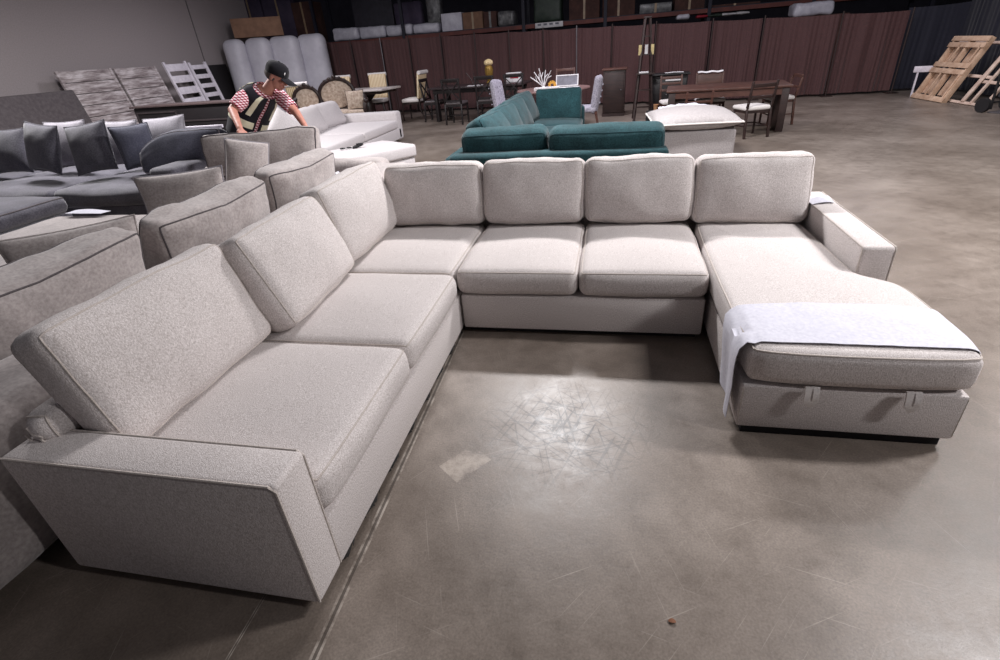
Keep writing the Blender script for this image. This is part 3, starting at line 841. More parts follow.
for i, (lo, hi) in enumerate((((-0.64, 2.7), (0.30, 3.6)), ((0.32, 2.7), (1.34, 3.6)), ((-0.64, 3.62), (0.22, 4.55)), ((-0.64, 4.57), (0.22, 5.5)), ((-0.64, 5.52), (0.40, 6.40)))):
    tcush('seat_cushion', ((lo[0] + hi[0]) / 2, (lo[1] + hi[1]) / 2, 0.335), (0, 0, 0), ((hi[0] - lo[0]) / 2, (hi[1] - lo[1]) / 2, 0.09), r=0.06, crown=(0.01, 0.01, 0.035), k=10, nz=0.006, seed=100 + i)
# the two backs turned to the camera
tcush('back_cushion', (-0.205, 2.74, 0.655), (math.radians(12), 0, 0.03), (0.445, 0.13, 0.145), r=0.085, crown=(0.0, 0.02, 0.012), k=14, nz=0.01, seed=106, seams=(('y', -1),), sr=0.004)
tcush('back_cushion', (0.80, 2.66, 0.655), (math.radians(12), 0, -0.04), (0.545, 0.13, 0.135), r=0.085, crown=(0.0, 0.02, 0.018), k=14, nz=0.01, seed=107, seams=(('y', -1),), sr=0.004)
# long side: four leaning cushions
for i, yc in enumerate((3.45, 4.25, 5.05, 5.85)):
    tcush('back_cushion', (-0.49, yc, 0.62), (math.radians(-24), 0, PI / 2 - 0.10), (0.43, 0.115, 0.235), r=0.075, crown=(0, 0.05, 0.015), k=12, nz=0.014, seed=108 + i, seams=(('y', -1),), sr=0.005)
# far end cushion, its square face to the camera
tcush('back_cushion', (0.02, 6.27, 0.635), (math.radians(-8), 0, -0.03), (0.36, 0.10, 0.235), r=0.045, crown=(0, 0.02, 0), k=12, nz=0.006, seed=113, seams=(('y', -1),), sr=0.006)
for x, y in ((-0.7, 2.6), (1.28, 2.62), (0.36, 5.55), (-0.7, 6.4)):
    tpart('foot', (x - 0.04, y - 0.04, 0), (x + 0.04, y + 0.04, 0.06), 0.005, M_blackmat)

# ================================================================== GREY LINEN OTTOMAN
ot = thing('ottoman', 'square grey linen storage ottoman with a sagging piped cushion, behind the cream sofa', 'ottoman', (1.88, 4.95, 0))
bm = bm_new(); box(bm, (0, 0, 0.225), (0.98, 0.98, 0.40), None, 0.03, 3); obj('base', bm, M_ott, ot)
bm = bm_new(); box(bm, (0.01, 0, 0.435), (0.90, 0.92, 0.05), None, 0.015, 2); obj('lid', bm, M_greypipe, ot)
bm, sb = pillow(0.53, 0.60, 0.13, n=18, nz=0.012, seed=6, ears=0.03, pipe=0.010, power=0.38)
c = obj('cushion', bm, M_ott, ot, loc=(0.0, 0.02, 0.515), rot=(math.radians(90), 0, 0.02), angle=70); obj('piping', sb, M_seatwhite, c)
for x in (-0.42, 0.42):
    for y in (-0.42, 0.42):
        bm = bm_new(); box(bm, (x, y, 0.02), (0.06, 0.06, 0.04)); obj('foot', bm, M_blackmat, ot)
bm = bm_new()
sheet(bm, lambda u, v: (1.50 + 0.74 * u, 5.42 + 0.13 * v, 0.60 + 0.035 * noise.noise(V((u * 7, v * 3, 0))) + 0.03 * math.sin(v * PI) - 0.05 * (2 * u - 1) ** 2), 26, 8, 0.005)
tag(obj('plastic_wrap', bm, M_wrap), 'crumpled white plastic bag along the back edge of the grey linen ottoman', 'wrap')
q = atz(655, 107, 0.0); q = at(655.5, 108, 8.0)
bm = bm_new(); lathe(bm, [(0.032, 0), (0.045, 0.11), (0.047, 0.112), (0.040, 0.112), (0.030, 0.01)], 16)
# a crate carries the cup
cup_at = V((1.59, 5.60, 0))
tag(obj('paper_cup', bm, plain('kraft_cup', (222, 168, 124), 0.7), loc=at(655.5, 111, 9.3)), 'orange paper cup standing on the low black box left of the grey ottoman', 'cup')
q = at(655.5, 111, 9.3)
bm = bm_new(); box2(bm, (q.x - 0.16, q.y - 0.14, 0), (q.x + 0.16, q.y + 0.14, q.z - 0.001), 0.01)
tag(obj('black_box', bm, M_blackmat), 'low black box under the orange paper cup, between ladder and ottoman', 'box')

# ================================================================== BROWN DINING SET
bt = thing('dining_table', 'long brown wooden dining table with slab legs behind the grey ottoman', 'table', (2.70, 7.25, 0), math.radians(-6))
bm = bm_new(); box(bm, (0, 0, 0.665), (1.86, 0.95, 0.035), None, 0.008); obj('tabletop', bm, M_brown, bt)
bm = bm_new(); box(bm, (0, -0.43, 0.60), (1.70, 0.03, 0.10)); box(bm, (0, 0.43, 0.60), (1.70, 0.03, 0.10)); obj('apron', bm, M_brown, bt)
for x in (-0.84, 0.84):
    bm = bm_new(); box(bm, (x, 0, 0.325), (0.11, 0.90, 0.65), None, 0.008); obj('leg', bm, M_dkwood, bt)

def slat_chair(name, label, group, loc, rz, wood, seatm, wid=0.40, back=0.78, rails=((0.74, 0.05), (0.58, 0.04)), white_top=False):
    """back at local -y, seat forward +y"""
    t = thing(name, label, 'chair', loc, rz, group)
    h = wid / 2
    bm, _ = cushion(h + 0.01, 0.20, 0.028, r=0.025, crown=(0, 0, 0.018), k=6, nz=0.002, seed=int(loc[0] * 10))
    obj('seat', bm, seatm, t, loc=(0, 0, 0.425), angle=60)
    bm = bm_new(); box(bm, (0, 0.0, 0.38), (wid - 0.02, 0.37, 0.045)); obj('seat_frame', bm, wood, t)
    for s in (-1, 1):
        bm = bm_new(); bar(bm, (s * (h - 0.015), 0.17, 0.0), (s * (h - 0.02), 0.165, 0.40), 0.030, 0.030, 0.003); obj('leg', bm, wood, t)
        bm = bm_new(); bar(bm, (s * (h - 0.01), -0.225, 0.0), (s * (h - 0.01), -0.19, 0.42), 0.032, 0.034, 0.003); bar(bm, (s * (h - 0.01), -0.19, 0.41), (s * (h - 0.01), -0.255, back), 0.030, 0.030, 0.003); obj('leg', bm, wood, t)
    bm = bm_new()
    for z, hh in rails:
        f = (z - 0.41) / (back - 0.41)
        box(bm, (0, -0.19 - 0.065 * f, z), (wid - 0.04, 0.018, hh), Euler((math.radians(10), 0, 0)), 0.003)
    obj('backrest', bm, wood, t)
    bm = bm_new()
    for y0, y1, x0, x1 in ((0.17, 0.17, -h + .02, h - .02), (-0.21, 0.16, -h + .02, -h + .02), (-0.21, 0.16, h - .02, h - .02)):
        bar(bm, (x0, y0, 0.17), (x1, y1, 0.17), 0.016, 0.016)
    obj('stretcher', bm, wood, t)
    return t
gch = 'brown chairs with white seats around the slab-leg table'
slat_chair('dining_chair', 'brown slat-back chair with white seat at the near corner of the brown table', gch, (2.97, 6.45, 0), 0.32, M_dkwood, M_seatwhite, 0.40, 0.80)
slat_chair('dining_chair', 'brown open-back chair directly behind the grey ottoman cushion', gch, (2.18, 6.72, 0), 0.05, M_brown, M_blackmat, 0.40, 0.68, ((0.53, 0.03),))
slat_chair('dining_chair', 'brown chair with curved legs at the outer end of the brown table', gch, (3.62, 7.55, 0), PI / 2 + 0.1, M_brown, M_seatwhite, 0.40, 0.72)
slat_chair('dining_chair', 'brown ladder-back chair at the table end nearest the tall ladder', gch, (1.92, 7.72, 0), PI + 0.1, M_brown, M_seatwhite, 0.38, 0.84, ((0.80, 0.045), (0.71, 0.045), (0.60, 0.045)))
slat_chair('dining_chair', 'brown broad-back chair behind the brown table with white cloth over its top', gch, (2.56, 7.80, 0), PI, M_brown, M_seatwhite, 0.46, 0.84, ((0.72, 0.20),))
bm = bm_new(); q = V((2.56, 7.80 + 0.25, 0.85))
sheet(bm, lambda u, v: (q.x - 0.21 + 0.42 * u, q.y - 0.05 + 0.10 * v, q.z - 0.004 + 0.02 * math.sin(v * PI) + 0.006 * math.sin(u * 14)), 16, 6, 0.006)
tag(obj('white_cloth', bm, M_whitepaint), 'white cloth lying over the top of the broad-back brown chair', 'cloth')
# black cabinet with a white paper, beyond the table
bc = thing('side_cabinet', 'small black side cabinet with a white paper on top behind the brown table', 'cabinet', (1.95, 9.0, 0), -0.05)
bm = bm_new(); box(bm, (0, 0, 0.40), (0.68, 0.42, 0.76), None, 0.01); obj('body', bm, M_blackmat, bc)
bm = bm_new(); box(bm, (0, 0, 0.80), (0.76, 0.48, 0.035), None, 0.008); obj('top', bm, M_black, bc)
for s in (-1, 1):
    bm = bm_new(); box(bm, (s * 0.165, -0.215, 0.40), (0.31, 0.02, 0.66), None, 0.005); d = obj('door', bm, M_black, bc)
    bm = bm_new(); ball(bm, (s * 0.04, -0.235, 0.45), 0.014, 8, 6); obj('knob', bm, M_steel, d)
bm = bm_new(); sheet(bm, lambda u, v: (1.87 + 0.34 * u, 8.86 + 0.2 * v, 0.824 + 0.006 * math.sin(u * 3)), 5, 3, 0.004)
tag(obj('paper_sheet', bm, M_whitepaint), 'white paper lying on the small black side cabinet', 'paper')
# second cushion-like papers on the front of the ladder chair
bm = bm_new(); box(bm, (1.92, 7.925, 0.765), (0.26, 0.012, 0.022))
tag(obj('white_tag', bm, M_whitepaint), 'narrow white tag across the ladder-back of the brown chair', 'tag')

# ================================================================== WOOD CABINET AND TALL LADDER
wc = thing('cabinet', 'narrow dark wooden cabinet standing against the brown drape', 'cabinet', (0.90, 9.80, 0), -0.05)
bm = bm_new(); box(bm, (0, 0, 0.47), (0.46, 0.42, 0.86), None, 0.006); obj('body', bm, M_dkwood, wc)
bm = bm_new(); box(bm, (0, 0, 0.915), (0.52, 0.47, 0.035), None, 0.006); obj('top', bm, M_brown, wc)
bm = bm_new(); box(bm, (0, -0.02, 0.03), (0.48, 0.42, 0.06)); obj('plinth', bm, M_dkwood, wc)
bm = bm_new(); box(bm, (0, -0.217, 0.47), (0.40, 0.016, 0.78), None, 0.004); d = obj('door', bm, M_dkwood, wc)
bm = bm_new(); ball(bm, (0.15, -0.235, 0.52), 0.014, 8, 6); obj('knob', bm, M_steel, d)

ld = thing('ladder', 'tall dark A-frame ladder with pale stickers and a white tray in front of the drape', 'ladder', (1.46, 8.72, 0), 0.0)
for s in (-1, 1):
    bm = bm_new(); bar(bm, (s * 0.17, -0.28, 0), (s * 0.035, -0.02, 1.78), 0.035, 0.05); obj('rail', bm, M_dkwood, ld)
    bm = bm_new(); bar(bm, (s * 0.17, 0.36, 0), (s * 0.05, 0.05, 1.78), 0.03, 0.03); obj('rail', bm, M_dkwood, ld)
for k in range(5):
    z = 0.28 + 0.3 * k; f = z / 1.78
    bm = bm_new(); box(bm, (0, -0.28 + 0.26 * f, z), (2 * (0.17 - 0.135 * f), 0.08, 0.02)); obj('step', bm, M_dkwood, ld)
bm = bm_new(); box(bm, (0, 0.015, 1.785), (0.14, 0.12, 0.03), None, 0.005); obj('top_cap', bm, M_dkwood, ld)
for i, x in enumerate((-0.115, 0.0, 0.11)):
    bm = bm_new(); box(bm, (x, -0.115, 1.26), (0.055, 0.012, 0.17)); o = obj('sticker', bm, M_yel if i != 1 else M_whitepaint, ld)
bm = bm_new(); box(bm, (0, -0.21, 0.86), (0.34, 0.20, 0.02)); obj('tray', bm, M_dkwood, ld)
bm = bm_new(); box(bm, (-0.03, -0.25, 0.885), (0.17, 0.10, 0.025), None, 0.004); tag(obj('white_box', bm, M_whitepaint, loc=ld.location), 'flat white box on the ladder tray', 'box')

# ================================================================== ROUND TABLE SET
rt = thing('round_table', 'round pale-topped dining table behind the teal sofa', 'table', (-0.32, 8.75, 0))
bm = bm_new(); lathe(bm, [(0.66, 0.645), (0.735, 0.66), (0.745, 0.675), (0.735, 0.69), (0.2, 0.692)], 40); obj('tabletop', bm, plain('rosy_tabletop', (148, 120, 116), 0.3, c2=(112, 86, 84), scale=3), rt)
bm = bm_new(); lathe(bm, [(0.30, 0.0), (0.30, 0.035), (0.10, 0.07), (0.07, 0.25), (0.10, 0.5), (0.25, 0.645)], 24); obj('pedestal', bm, M_dkwood, rt)
# things on it
ztab = 0.693
bm = bm_new(); box(bm, (-0.42, 8.50, ztab + 0.022), (0.50, 0.26, 0.044), Euler((0, 0, 0.05)), 0.004)
tag(obj('magazine', bm, M_whitepaint), 'thick white magazine lying at the near edge of the round table', 'magazine')
bm = bm_new(); box(bm, (0.0, 8.52, ztab + 0.012), (0.42, 0.20, 0.022), Euler((0, 0, -0.12)), 0.003)
tag(obj('booklet', bm, M_whitepaint), 'flat white booklet on the round table beside the thick magazine', 'booklet')
fr = thing('picture_frame', 'leaning picture frame with a grey print on the round table', 'frame', (-0.06, 8.98, ztab + 0.005), -0.05)
bm = bm_new()
R0 = Euler((math.radians(-18), 0, 0))
for c_, s_ in (((0, 0.0, 0.01), (0.46, 0.02, 0.02)), ((0, 0.065, 0.20), (0.46, 0.02, 0.02)), ((-0.22, 0.033, 0.105), (0.02, 0.02, 0.21)), ((0.22, 0.033, 0.105), (0.02, 0.02, 0.21))): box(bm, c_, s_, R0)
obj('frame', bm, M_whitepaint, fr)
bm = bm_new(); box(bm, (0, 0.036, 0.105), (0.42, 0.008, 0.19), R0); obj('print', bm, M_greyprint, fr)
vz = thing('coral_ornament', 'white branching coral ornament on the round table', 'ornament', (-0.52, 8.80, ztab))
bm = bm_new(); lathe(bm, [(0.05, 0), (0.055, 0.02), (0.02, 0.05)], 14); obj('base', bm, M_whitepaint, vz)
rnd = random.Random(3)
for k in range(5):
    ang = -0.95 + k * 0.36; L = 0.30 + 0.08 * rnd.random(); dy = rnd.uniform(-.06, .06)
    p1 = V((math.sin(ang) * L * 0.5, dy * .5, 0.04 + math.cos(ang) * L * 0.5)); p2 = V((math.sin(ang * 1.05) * L, dy, 0.04 + math.cos(ang) * L))
    bm = bm_new(); tube(bm, [(0, 0, 0.03), p1, p2], [0.014, 0.012, 0.008], 7)
    tube(bm, [p1, p1 + V((math.sin(ang + .6) * .1, 0.02, math.cos(ang + .6) * .1))], [0.010, 0.006], 7)
    obj('branch', bm, M_whitepaint, vz)
fl = thing('flower', 'orange artificial sunflower lying beside the white coral ornament', 'flower', (-0.33, 8.68, ztab + 0.05))
bm = bm_new(); ball(bm, (0, -0.03, 0.015), (0.03, 0.02, 0.03), 10, 8); obj('flower_centre', bm, M_brown, fl)
bm = bm_new()
for k in range(12):
    a = k * PI / 6; box(bm, (0.055 * math.cos(a), -0.02, 0.015 + 0.055 * math.sin(a)), (0.06, 0.012, 0.03), Euler((0, -a, 0)), 0.005)
obj('petals', bm, M_orange, fl)

def tufted_chair(label, loc, rz, group):
    t = thing('dining_chair', label, 'chair', loc, rz, group)
    bm, _ = cushion(0.23, 0.23, 0.045, r=0.04, crown=(0, 0, 0.015), k=8, nz=0.003, seed=4); obj('seat', bm, M_tuft, t, loc=(0, 0.02, 0.41), angle=60)
    bm = bm_new()
    def sg(q):
        w = 1 - 0.16 * max(0, (q.z - 0.05) / 0.26) ** 2
        q = V((q.x * w, q.y + 0.06 * (q.x / 0.22) ** 2 - 0.0, q.z))
        return q
    bm, _ = cushion(0.225, 0.045, 0.29, r=0.043, crown=(0, 0.012, 0.03), k=12, nz=0.004, seed=5, sag=sg)
    for z in (-0.12, -0.02, 0.08, 0.18):
        for x in (-0.12, -0.04, 0.04, 0.12):
            for y in (-0.055, 0.057): ball(bm, (x + (0.02 if int(z * 100) % 20 else -0.02), y, z), 0.016, 6, 4)
    obj('backrest', bm, M_tuft, t, loc=(0, -0.24, 0.63), rot=(math.radians(9), 0, 0), angle=60)
    for s in (-1, 1):
        bm = bm_new(); tube(bm, [(s * 0.19, 0.20, 0.38), (s * 0.195, 0.22, 0.0)], [0.024, 0.014], 8); obj('leg', bm, M_brown, t)
        bm = bm_new(); tube(bm, [(s * 0.18, -0.20, 0.38), (s * 0.19, -0.28, 0.0)], [0.024, 0.014], 8); obj('leg', bm, M_brown, t)
    return t
gt = 'grey tufted chairs at the round table'
tufted_chair('grey tufted chair with curved back facing the round table, beside the narrow wooden cabinet', (0.36, 7.55, 0), PI / 2 + 0.05, gt)
tufted_chair('grey tufted chair half hidden behind the arm of the teal sofa back cushions', (-1.20, 8.30, 0), -PI / 2 - 0.25, gt)
slat_chair('dining_chair', 'brown open-back chair behind the round table, against the drape', None, (-0.20, 10.1, 0), PI, M_brown, M_brown, 0.42, 0.98, ((0.94, 0.06), (0.74, 0.05)))

# ================================================================== DARK DINING SET
dt = thing('dining_table', 'long ebony dining table carrying the gold vase', 'table', (-2.25, 10.45, 0), math.radians(-7))
bm = bm_new(); box(bm, (0, 0, 0.735), (2.35, 0.98, 0.04), None, 0.008); obj('tabletop', bm, plain('ebony_tabletop', (64, 54, 56), 0.3, c2=(46, 38, 40)), dt)
bm = bm_new(); box(bm, (0, -0.42, 0.67), (2.1, 0.025, 0.09)); box(bm, (0, 0.42, 0.67), (2.1, 0.025, 0.09)); obj('apron', bm, M_ebony, dt)
for x in (-1.0, 1.0):
    for y in (-0.38, 0.38):
        bm = bm_new(); box(bm, (x, y, 0.357), (0.08, 0.08, 0.715), None, 0.006); obj('leg', bm, M_ebony, dt)
def xchair(label, loc, rz):
    t = thing('dining_chair', label, 'chair', loc, rz, 'ebony X-back chairs around the ebony table')
    bm, _ = cushion(0.22, 0.21, 0.028, r=0.026, crown=(0, 0, 0.014), k=6, nz=0.002, seed=8); obj('seat', bm, plain('dark_leather_seat', (92, 84, 86), 0.4) if 'dark_leather_seat' not in MATS else MATS['dark_leather_seat'], t, loc=(0, 0, 0.45), angle=60)
    bm = bm_new(); box(bm, (0, 0, 0.405), (0.42, 0.40, 0.05)); obj('seat_frame', bm, M_ebony, t)
    for s in (-1, 1):
        bm = bm_new(); bar(bm, (s * 0.19, 0.18, 0), (s * 0.19, 0.175, 0.42), 0.036, 0.036, 0.003); obj('leg', bm, M_ebony, t)
        bm = bm_new(); bar(bm, (s * 0.20, -0.24, 0), (s * 0.20, -0.20, 0.44), 0.036, 0.036, 0.003); bar(bm, (s * 0.20, -0.20, 0.43), (s * 0.20, -0.27, 0.93), 0.036, 0.032, 0.003); obj('leg', bm, M_ebony, t)
    bm = bm_new(); box(bm, (0, -0.268, 0.925), (0.46, 0.028, 0.075), Euler((math.radians(8), 0, 0)), 0.006); obj('top_rail', bm, M_ebony, t)
    bm = bm_new(); bar(bm, (-0.18, -0.215, 0.52), (0.18, -0.262, 0.88), 0.03, 0.02); bar(bm, (0.18, -0.215, 0.52), (-0.18, -0.262, 0.88), 0.03, 0.02); bar(bm, (-0.19, -0.212, 0.51), (0.19, -0.212, 0.51), 0.02, 0.03); obj('cross_brace', bm, M_ebony, t)
    bm = bm_new()
    for s in (-1, 1): bar(bm, (s * 0.19, -0.22, 0.18), (s * 0.19, 0.17, 0.18), 0.02, 0.02)
    bar(bm, (-0.19, 0, 0.18), (0.19, 0, 0.18), 0.02, 0.02); obj('stretcher', bm, M_ebony, t)
    return t
xchair('ebony X-back chair with its back to the camera before the ebony table', (-2.66, 9.72, 0), -0.12)
xchair('ebony chair at the end of the ebony table nearest the marble table', (-3.40, 10.45, 0), -PI / 2 - 0.1)
xchair('ebony X-back chair in front of the white and red box', (-1.35, 10.05, 0), 0.15)
xchair('ebony chair tucked under the middle of the ebony table', (-1.98, 10.0, 0), 0.0)
gv = thing('vase', 'tall gold vase with a pale rose on the ebony table', 'vase', (-2.02, 10.55, 0.756))
bm = bm_new(); lathe(bm, [(0.07, 0), (0.08, 0.02), (0.05, 0.06), (0.085, 0.17), (0.10, 0.28), (0.085, 0.36), (0.06, 0.38), (0.05, 0.36)], 20); obj('body', bm, M_gold, gv)
bm = bm_new(); ball(bm, (0, 0, 0.44), (0.095, 0.095, 0.08), 14, 10)
for k in range(6): ball(bm, (0.06 * math.cos(k * PI / 3), 0.06 * math.sin(k * PI / 3), 0.44), (0.05, 0.05, 0.055), 8, 6)
obj('flower', bm, plain('pale_rose', (232, 214, 170), 0.7, c2=(190, 160, 110), scale=30), gv)
tw = thing('twig_ornament', 'thin dark twig ornament beside the gold vase', 'ornament', (-2.42, 10.52, 0.756))
bm = bm_new(); tube(bm, [(0, 0, 0), (-0.05, 0, 0.12), (-0.16, 0, 0.26)], 0.012, 6); tube(bm, [(-0.02, 0, 0.05), (0.03, 0.0, 0.16), (0.01, 0, 0.3)], 0.011, 6); tube(bm, [(0, 0, 0.0), (0.06, 0, 0.08)], 0.012, 6); obj('twigs', bm, M_dkwood, tw)
bx = thing('gift_box', 'white box with a red panel standing on the ebony table', 'box', (-1.42, 10.5, 0.756), -0.1)
bm = bm_new(); box(bm, (0, 0, 0.10), (0.34, 0.16, 0.20), None, 0.008); obj('body', bm, M_whitepaint, bx)
bm = bm_new(); box(bm, (0.03, -0.082, 0.13), (0.20, 0.006, 0.10)); obj('panel', bm, M_red, bx)
bm = bm_new(); box(bm, (-2.28, 10.12, 0.759), (0.36, 0.2, 0.006), Euler((0, 0, 0.1))); tag(obj('placemat', bm, M_whitepaint), 'pale flat placemat at the near edge of the ebony table', 'placemat')

# ================================================================== CREAM DINING SET
ct = thing('dining_table', 'pale marble-topped pedestal table near the white upright mattresses', 'table', (-5.25, 10.55, 0), -0.15)
bm = bm_new(); box(bm, (0, 0, 0.80), (1.55, 0.95, 0.05), None, 0.02); obj('tabletop', bm, M_marble, ct)
bm = bm_new(); box(bm, (0, 0, 0.745), (1.35, 0.78, 0.07), None, 0.012); obj('apron', bm, M_carve, ct)
bm = bm_new(); lathe(bm, [(0.36, 0), (0.36, 0.04), (0.20, 0.09), (0.12, 0.22), (0.17, 0.42), (0.12, 0.55), (0.28, 0.71)], 22); obj('pedestal', bm, M_carve, ct)
def cream_chair(label, loc, rz, group='cream striped chairs around the marble table'):
    t = thing('dining_chair', label, 'chair', loc, rz, group)
    bm, _ = cushion(0.25, 0.24, 0.045, r=0.04, crown=(0, 0, 0.02), k=8, nz=0.003, seed=14); obj('seat', bm, M_seatwhite, t, loc=(0, 0.02, 0.47), angle=60)
    bm = bm_new(); box(bm, (0, 0.02, 0.41), (0.48, 0.46, 0.05)); obj('seat_frame', bm, M_carve, t)
    bm, _ = cushion(0.24, 0.035, 0.30, r=0.033, crown=(0, 0.012, 0.0), k=10, nz=0.002, seed=15)
    b_ = obj('backrest', bm, M_stripe, t, loc=(0, -0.255, 0.80), rot=(math.radians(8), 0, 0), angle=60)
    bm = bm_new(); tube(bm, [(-0.25, -0.03, 0.295), (0.25, -0.03, 0.295)], 0.045, 10); obj('scroll_top', bm, M_seatwhite, b_)
    for s in (-1, 1):
        bm = bm_new(); tube(bm, [(s * 0.21, 0.23, 0.40), (s * 0.23, 0.27, 0.2), (s * 0.22, 0.26, 0.0)], [0.032, 0.022, 0.02], 8); obj('leg', bm, M_carve, t)
        bm = bm_new(); tube(bm, [(s * 0.20, -0.22, 0.50), (s * 0.21, -0.24, 0.25), (s * 0.22, -0.34, 0.0)], [0.03, 0.024, 0.02], 8); obj('leg', bm, M_carve, t)
    return t
cream_chair('cream striped chair behind the marble table, second from the white upright mattresses', (-5.35, 11.45, 0), PI + 0.1)
cream_chair('cream striped chair behind the marble table nearest the white upright mattresses', (-6.35, 11.35, 0), PI + 0.1)
cream_chair('cream striped chair seen from the side at the end of the marble table', (-4.12, 10.95, 0), PI / 2 - 0.1)
cream_chair('gold striped chair just behind the chest of the bending man', (-6.35, 9.3, 0), 0.5)
bm = bm_new(); q = V((-6.12, 10.75, 0.826))
for k in range(9): ball(bm, (0.07 * math.cos(k * 2.4) * (k % 3) / 2, 0.07 * math.sin(k * 2.4) * (k % 3) / 2, 0.06 + 0.05 * (1 - (k % 3) / 3) + 0.03), 0.07, 8, 6)
lathe(bm, [(0.05, 0), (0.08, 0.05), (0.06, 0.09)], 14)
tag(obj('flower_bouquet', bm, plain('blush_flowers', (232, 204, 196), 0.8, c2=(204, 170, 160), scale=30), loc=q), 'pale pink flower bunch on the marble table', 'flowers')

# ================================================================== CARVED SETTEE
cv = thing('settee', 'carved dark wood settee with damask oval backs behind the white sofa', 'settee', (-5.37, 8.82, 0), 0.35)
def oval(cx, cz, rx, rz, m=22, y=0): return [(cx + rx * math.cos(2 * PI * k / m), y, cz + rz * math.sin(2 * PI * k / m)) for k in range(m)]
bm, _ = cushion(0.78, 0.28, 0.06, r=0.05, crown=(0, 0, 0.03), k=12, nz=0.004, seed=17); obj('seat', bm, M_damask, cv, loc=(0, -0.02, 0.44), angle=60)
bm = bm_new(); box(bm, (0, -0.02, 0.355), (1.56, 0.56, 0.09), None, 0.02); obj('seat_frame', bm, M_carve, cv)
for cx, rx, rz_, cz in ((-0.50, 0.26, 0.24, 0.76), (0.18, 0.36, 0.29, 0.82)):
    bm = bm_new(); rr = bmesh.ops.create_uvsphere(bm, u_segments=20, v_segments=12, radius=1); bmesh.ops.transform(bm, matrix=Matrix.Translation((cx, 0.27, cz)) @ Matrix.Diagonal((rx, 0.05, rz_, 1)), verts=rr['verts'])
    bk = obj('backrest', bm, M_damask, cv)
    bm = bm_new(); tube(bm, oval(cx, cz, rx + 0.03, rz_ + 0.03, 26, 0.27), 0.042, 8, closed=True)
    for k in range(5):
        a = PI / 2 + (k - 2) * 0.28; ball(bm, (cx + (rx + 0.05) * math.cos(a), 0.26, cz + (rz_ + 0.05) * math.sin(a) + 0.02 * (k == 2)), 0.05 - 0.008 * abs(k - 2), 8, 6)
    for s in (-1, 1): tube(bm, [(cx + s * rx * 0.7, 0.27, cz - rz_ * 0.8), (cx + s * rx * 0.65, 0.27, 0.40)], 0.03, 8)
    obj('carved_frame', bm, M_carve, bk)
for s in (-1, 1):
    bm = bm_new(); tube(bm, [(s * 0.74, 0.26, 0.80), (s * 0.80, 0.15, 0.74), (s * 0.84, -0.05, 0.70), (s * 0.84, -0.22, 0.68), (s * 0.80, -0.27, 0.60), (s * 0.77, -0.25, 0.42)], [0.045, 0.045, 0.042, 0.05, 0.045, 0.04], 8)
    ball(bm, (s * 0.84, -0.25, 0.68), 0.06, 8, 6); obj('arm', bm, M_carve, cv)
    bm = bm_new(); tube(bm, [(s * 0.72, -0.26, 0.36), (s * 0.77, -0.31, 0.22), (s * 0.72, -0.27, 0.08), (s * 0.76, -0.30, 0)], [0.05, 0.04, 0.028, 0.035], 8); obj('leg', bm, M_carve, cv)
    bm = bm_new(); tube(bm, [(s * 0.72, 0.24, 0.36), (s * 0.73, 0.30, 0)], [0.04, 0.03], 8); obj('leg', bm, M_carve, cv)
cvp = throw_pillow('throw_pillow', 'cream damask cushion at the arm of the carved settee', None, M_damask, M_carve, (-4.78, 8.95, 0.70), (math.radians(-14), 0.0, 0.35), 0.20, 0.20, 0.05, seed=19)

# ================================================================== ALONG THE LEFT WALL
db = thing('mattress_board', 'large dark grey board with rounded corner leaning on the grey wall', 'board', (-9.35, 5.0, 0))
bm, sb = cushion(1.45, 0.06, 0.69, r=0.055, crown=(0, 0.01, 0), k=12, nz=0.004, seed=201, seams=(('y', -1),), sr=0.008)
o = obj('panel', bm, M_darkpanel, db, loc=(0.05, 0, 0.70), rot=(math.radians(-12), 0, PI / 2), angle=60); obj('piping', sb, M_greypipe, o)

def plank_board(name, label, x, y0, y1, h, nplank, mat, lean, postw=0.06, gap=0.35, group=None, cat='headboard', zlow=0.0):
    t = thing(name, label, cat, (x, (y0 + y1) / 2, zlow), PI / 2, group)     # local x runs along the wall, local -y faces the room
    w = (y1 - y0); R0 = Euler((-lean, 0, 0))
    def P(px, pz, py=0.0): return V((px, 0, 0)) + V((0, py * math.cos(lean) + pz * math.sin(lean), pz * math.cos(lean) - py * math.sin(lean)))
    for s in (-1, 1):
        bm = bm_new(); bar(bm, P(s * (w / 2 - postw / 2), 0), P(s * (w / 2 - postw / 2), h), postw, 0.05, 0.004); obj('post', bm, mat, t)
    ph = h / nplank
    for k in range(nplank):
        bm = bm_new(); c = P(0, (k + 0.5) * ph, 0.0); box(bm, c, (w - 2 * postw, 0.024, ph * (1 - gap)), R0, 0.003); obj('slat', bm, mat, t)
    return t
plank_board('headboard', 'whitewashed plank headboard leaning on the grey wall next to the dark grey board', -9.3, 6.5, 7.78, 1.75, 8, M_wash, 0.24, gap=0.06, group=None)
plank_board('headboard', 'second whitewashed plank headboard farther along the grey wall, partly behind the black dresser', -9.3, 7.84, 9.0, 1.74, 8, M_wash, 0.24, gap=0.06)
plank_board('bed_end', 'white painted bed end with broad slats leaning on the grey wall above the black dresser', -9.05, 9.0, 9.75, 1.80, 7, M_whitewood, 0.24, gap=0.38, cat='bed end')
plank_board('bed_end', 'narrower white bed end with thin slats behind the broad-slatted one', -9.1, 9.85, 10.5, 1.76, 8, M_whitewood, 0.24, gap=0.55, cat='bed end', postw=0.075)
bm = bm_new(); box(bm, (-9.78, 10.95, 0.82), (0.06, 1.5, 1.62), Euler((0, math.radians(-5), 0)), 0.01)
tag(obj('black_board', bm, M_black, smooth=False), 'tall black panel leaning on the grey wall beside the white bed ends', 'panel')

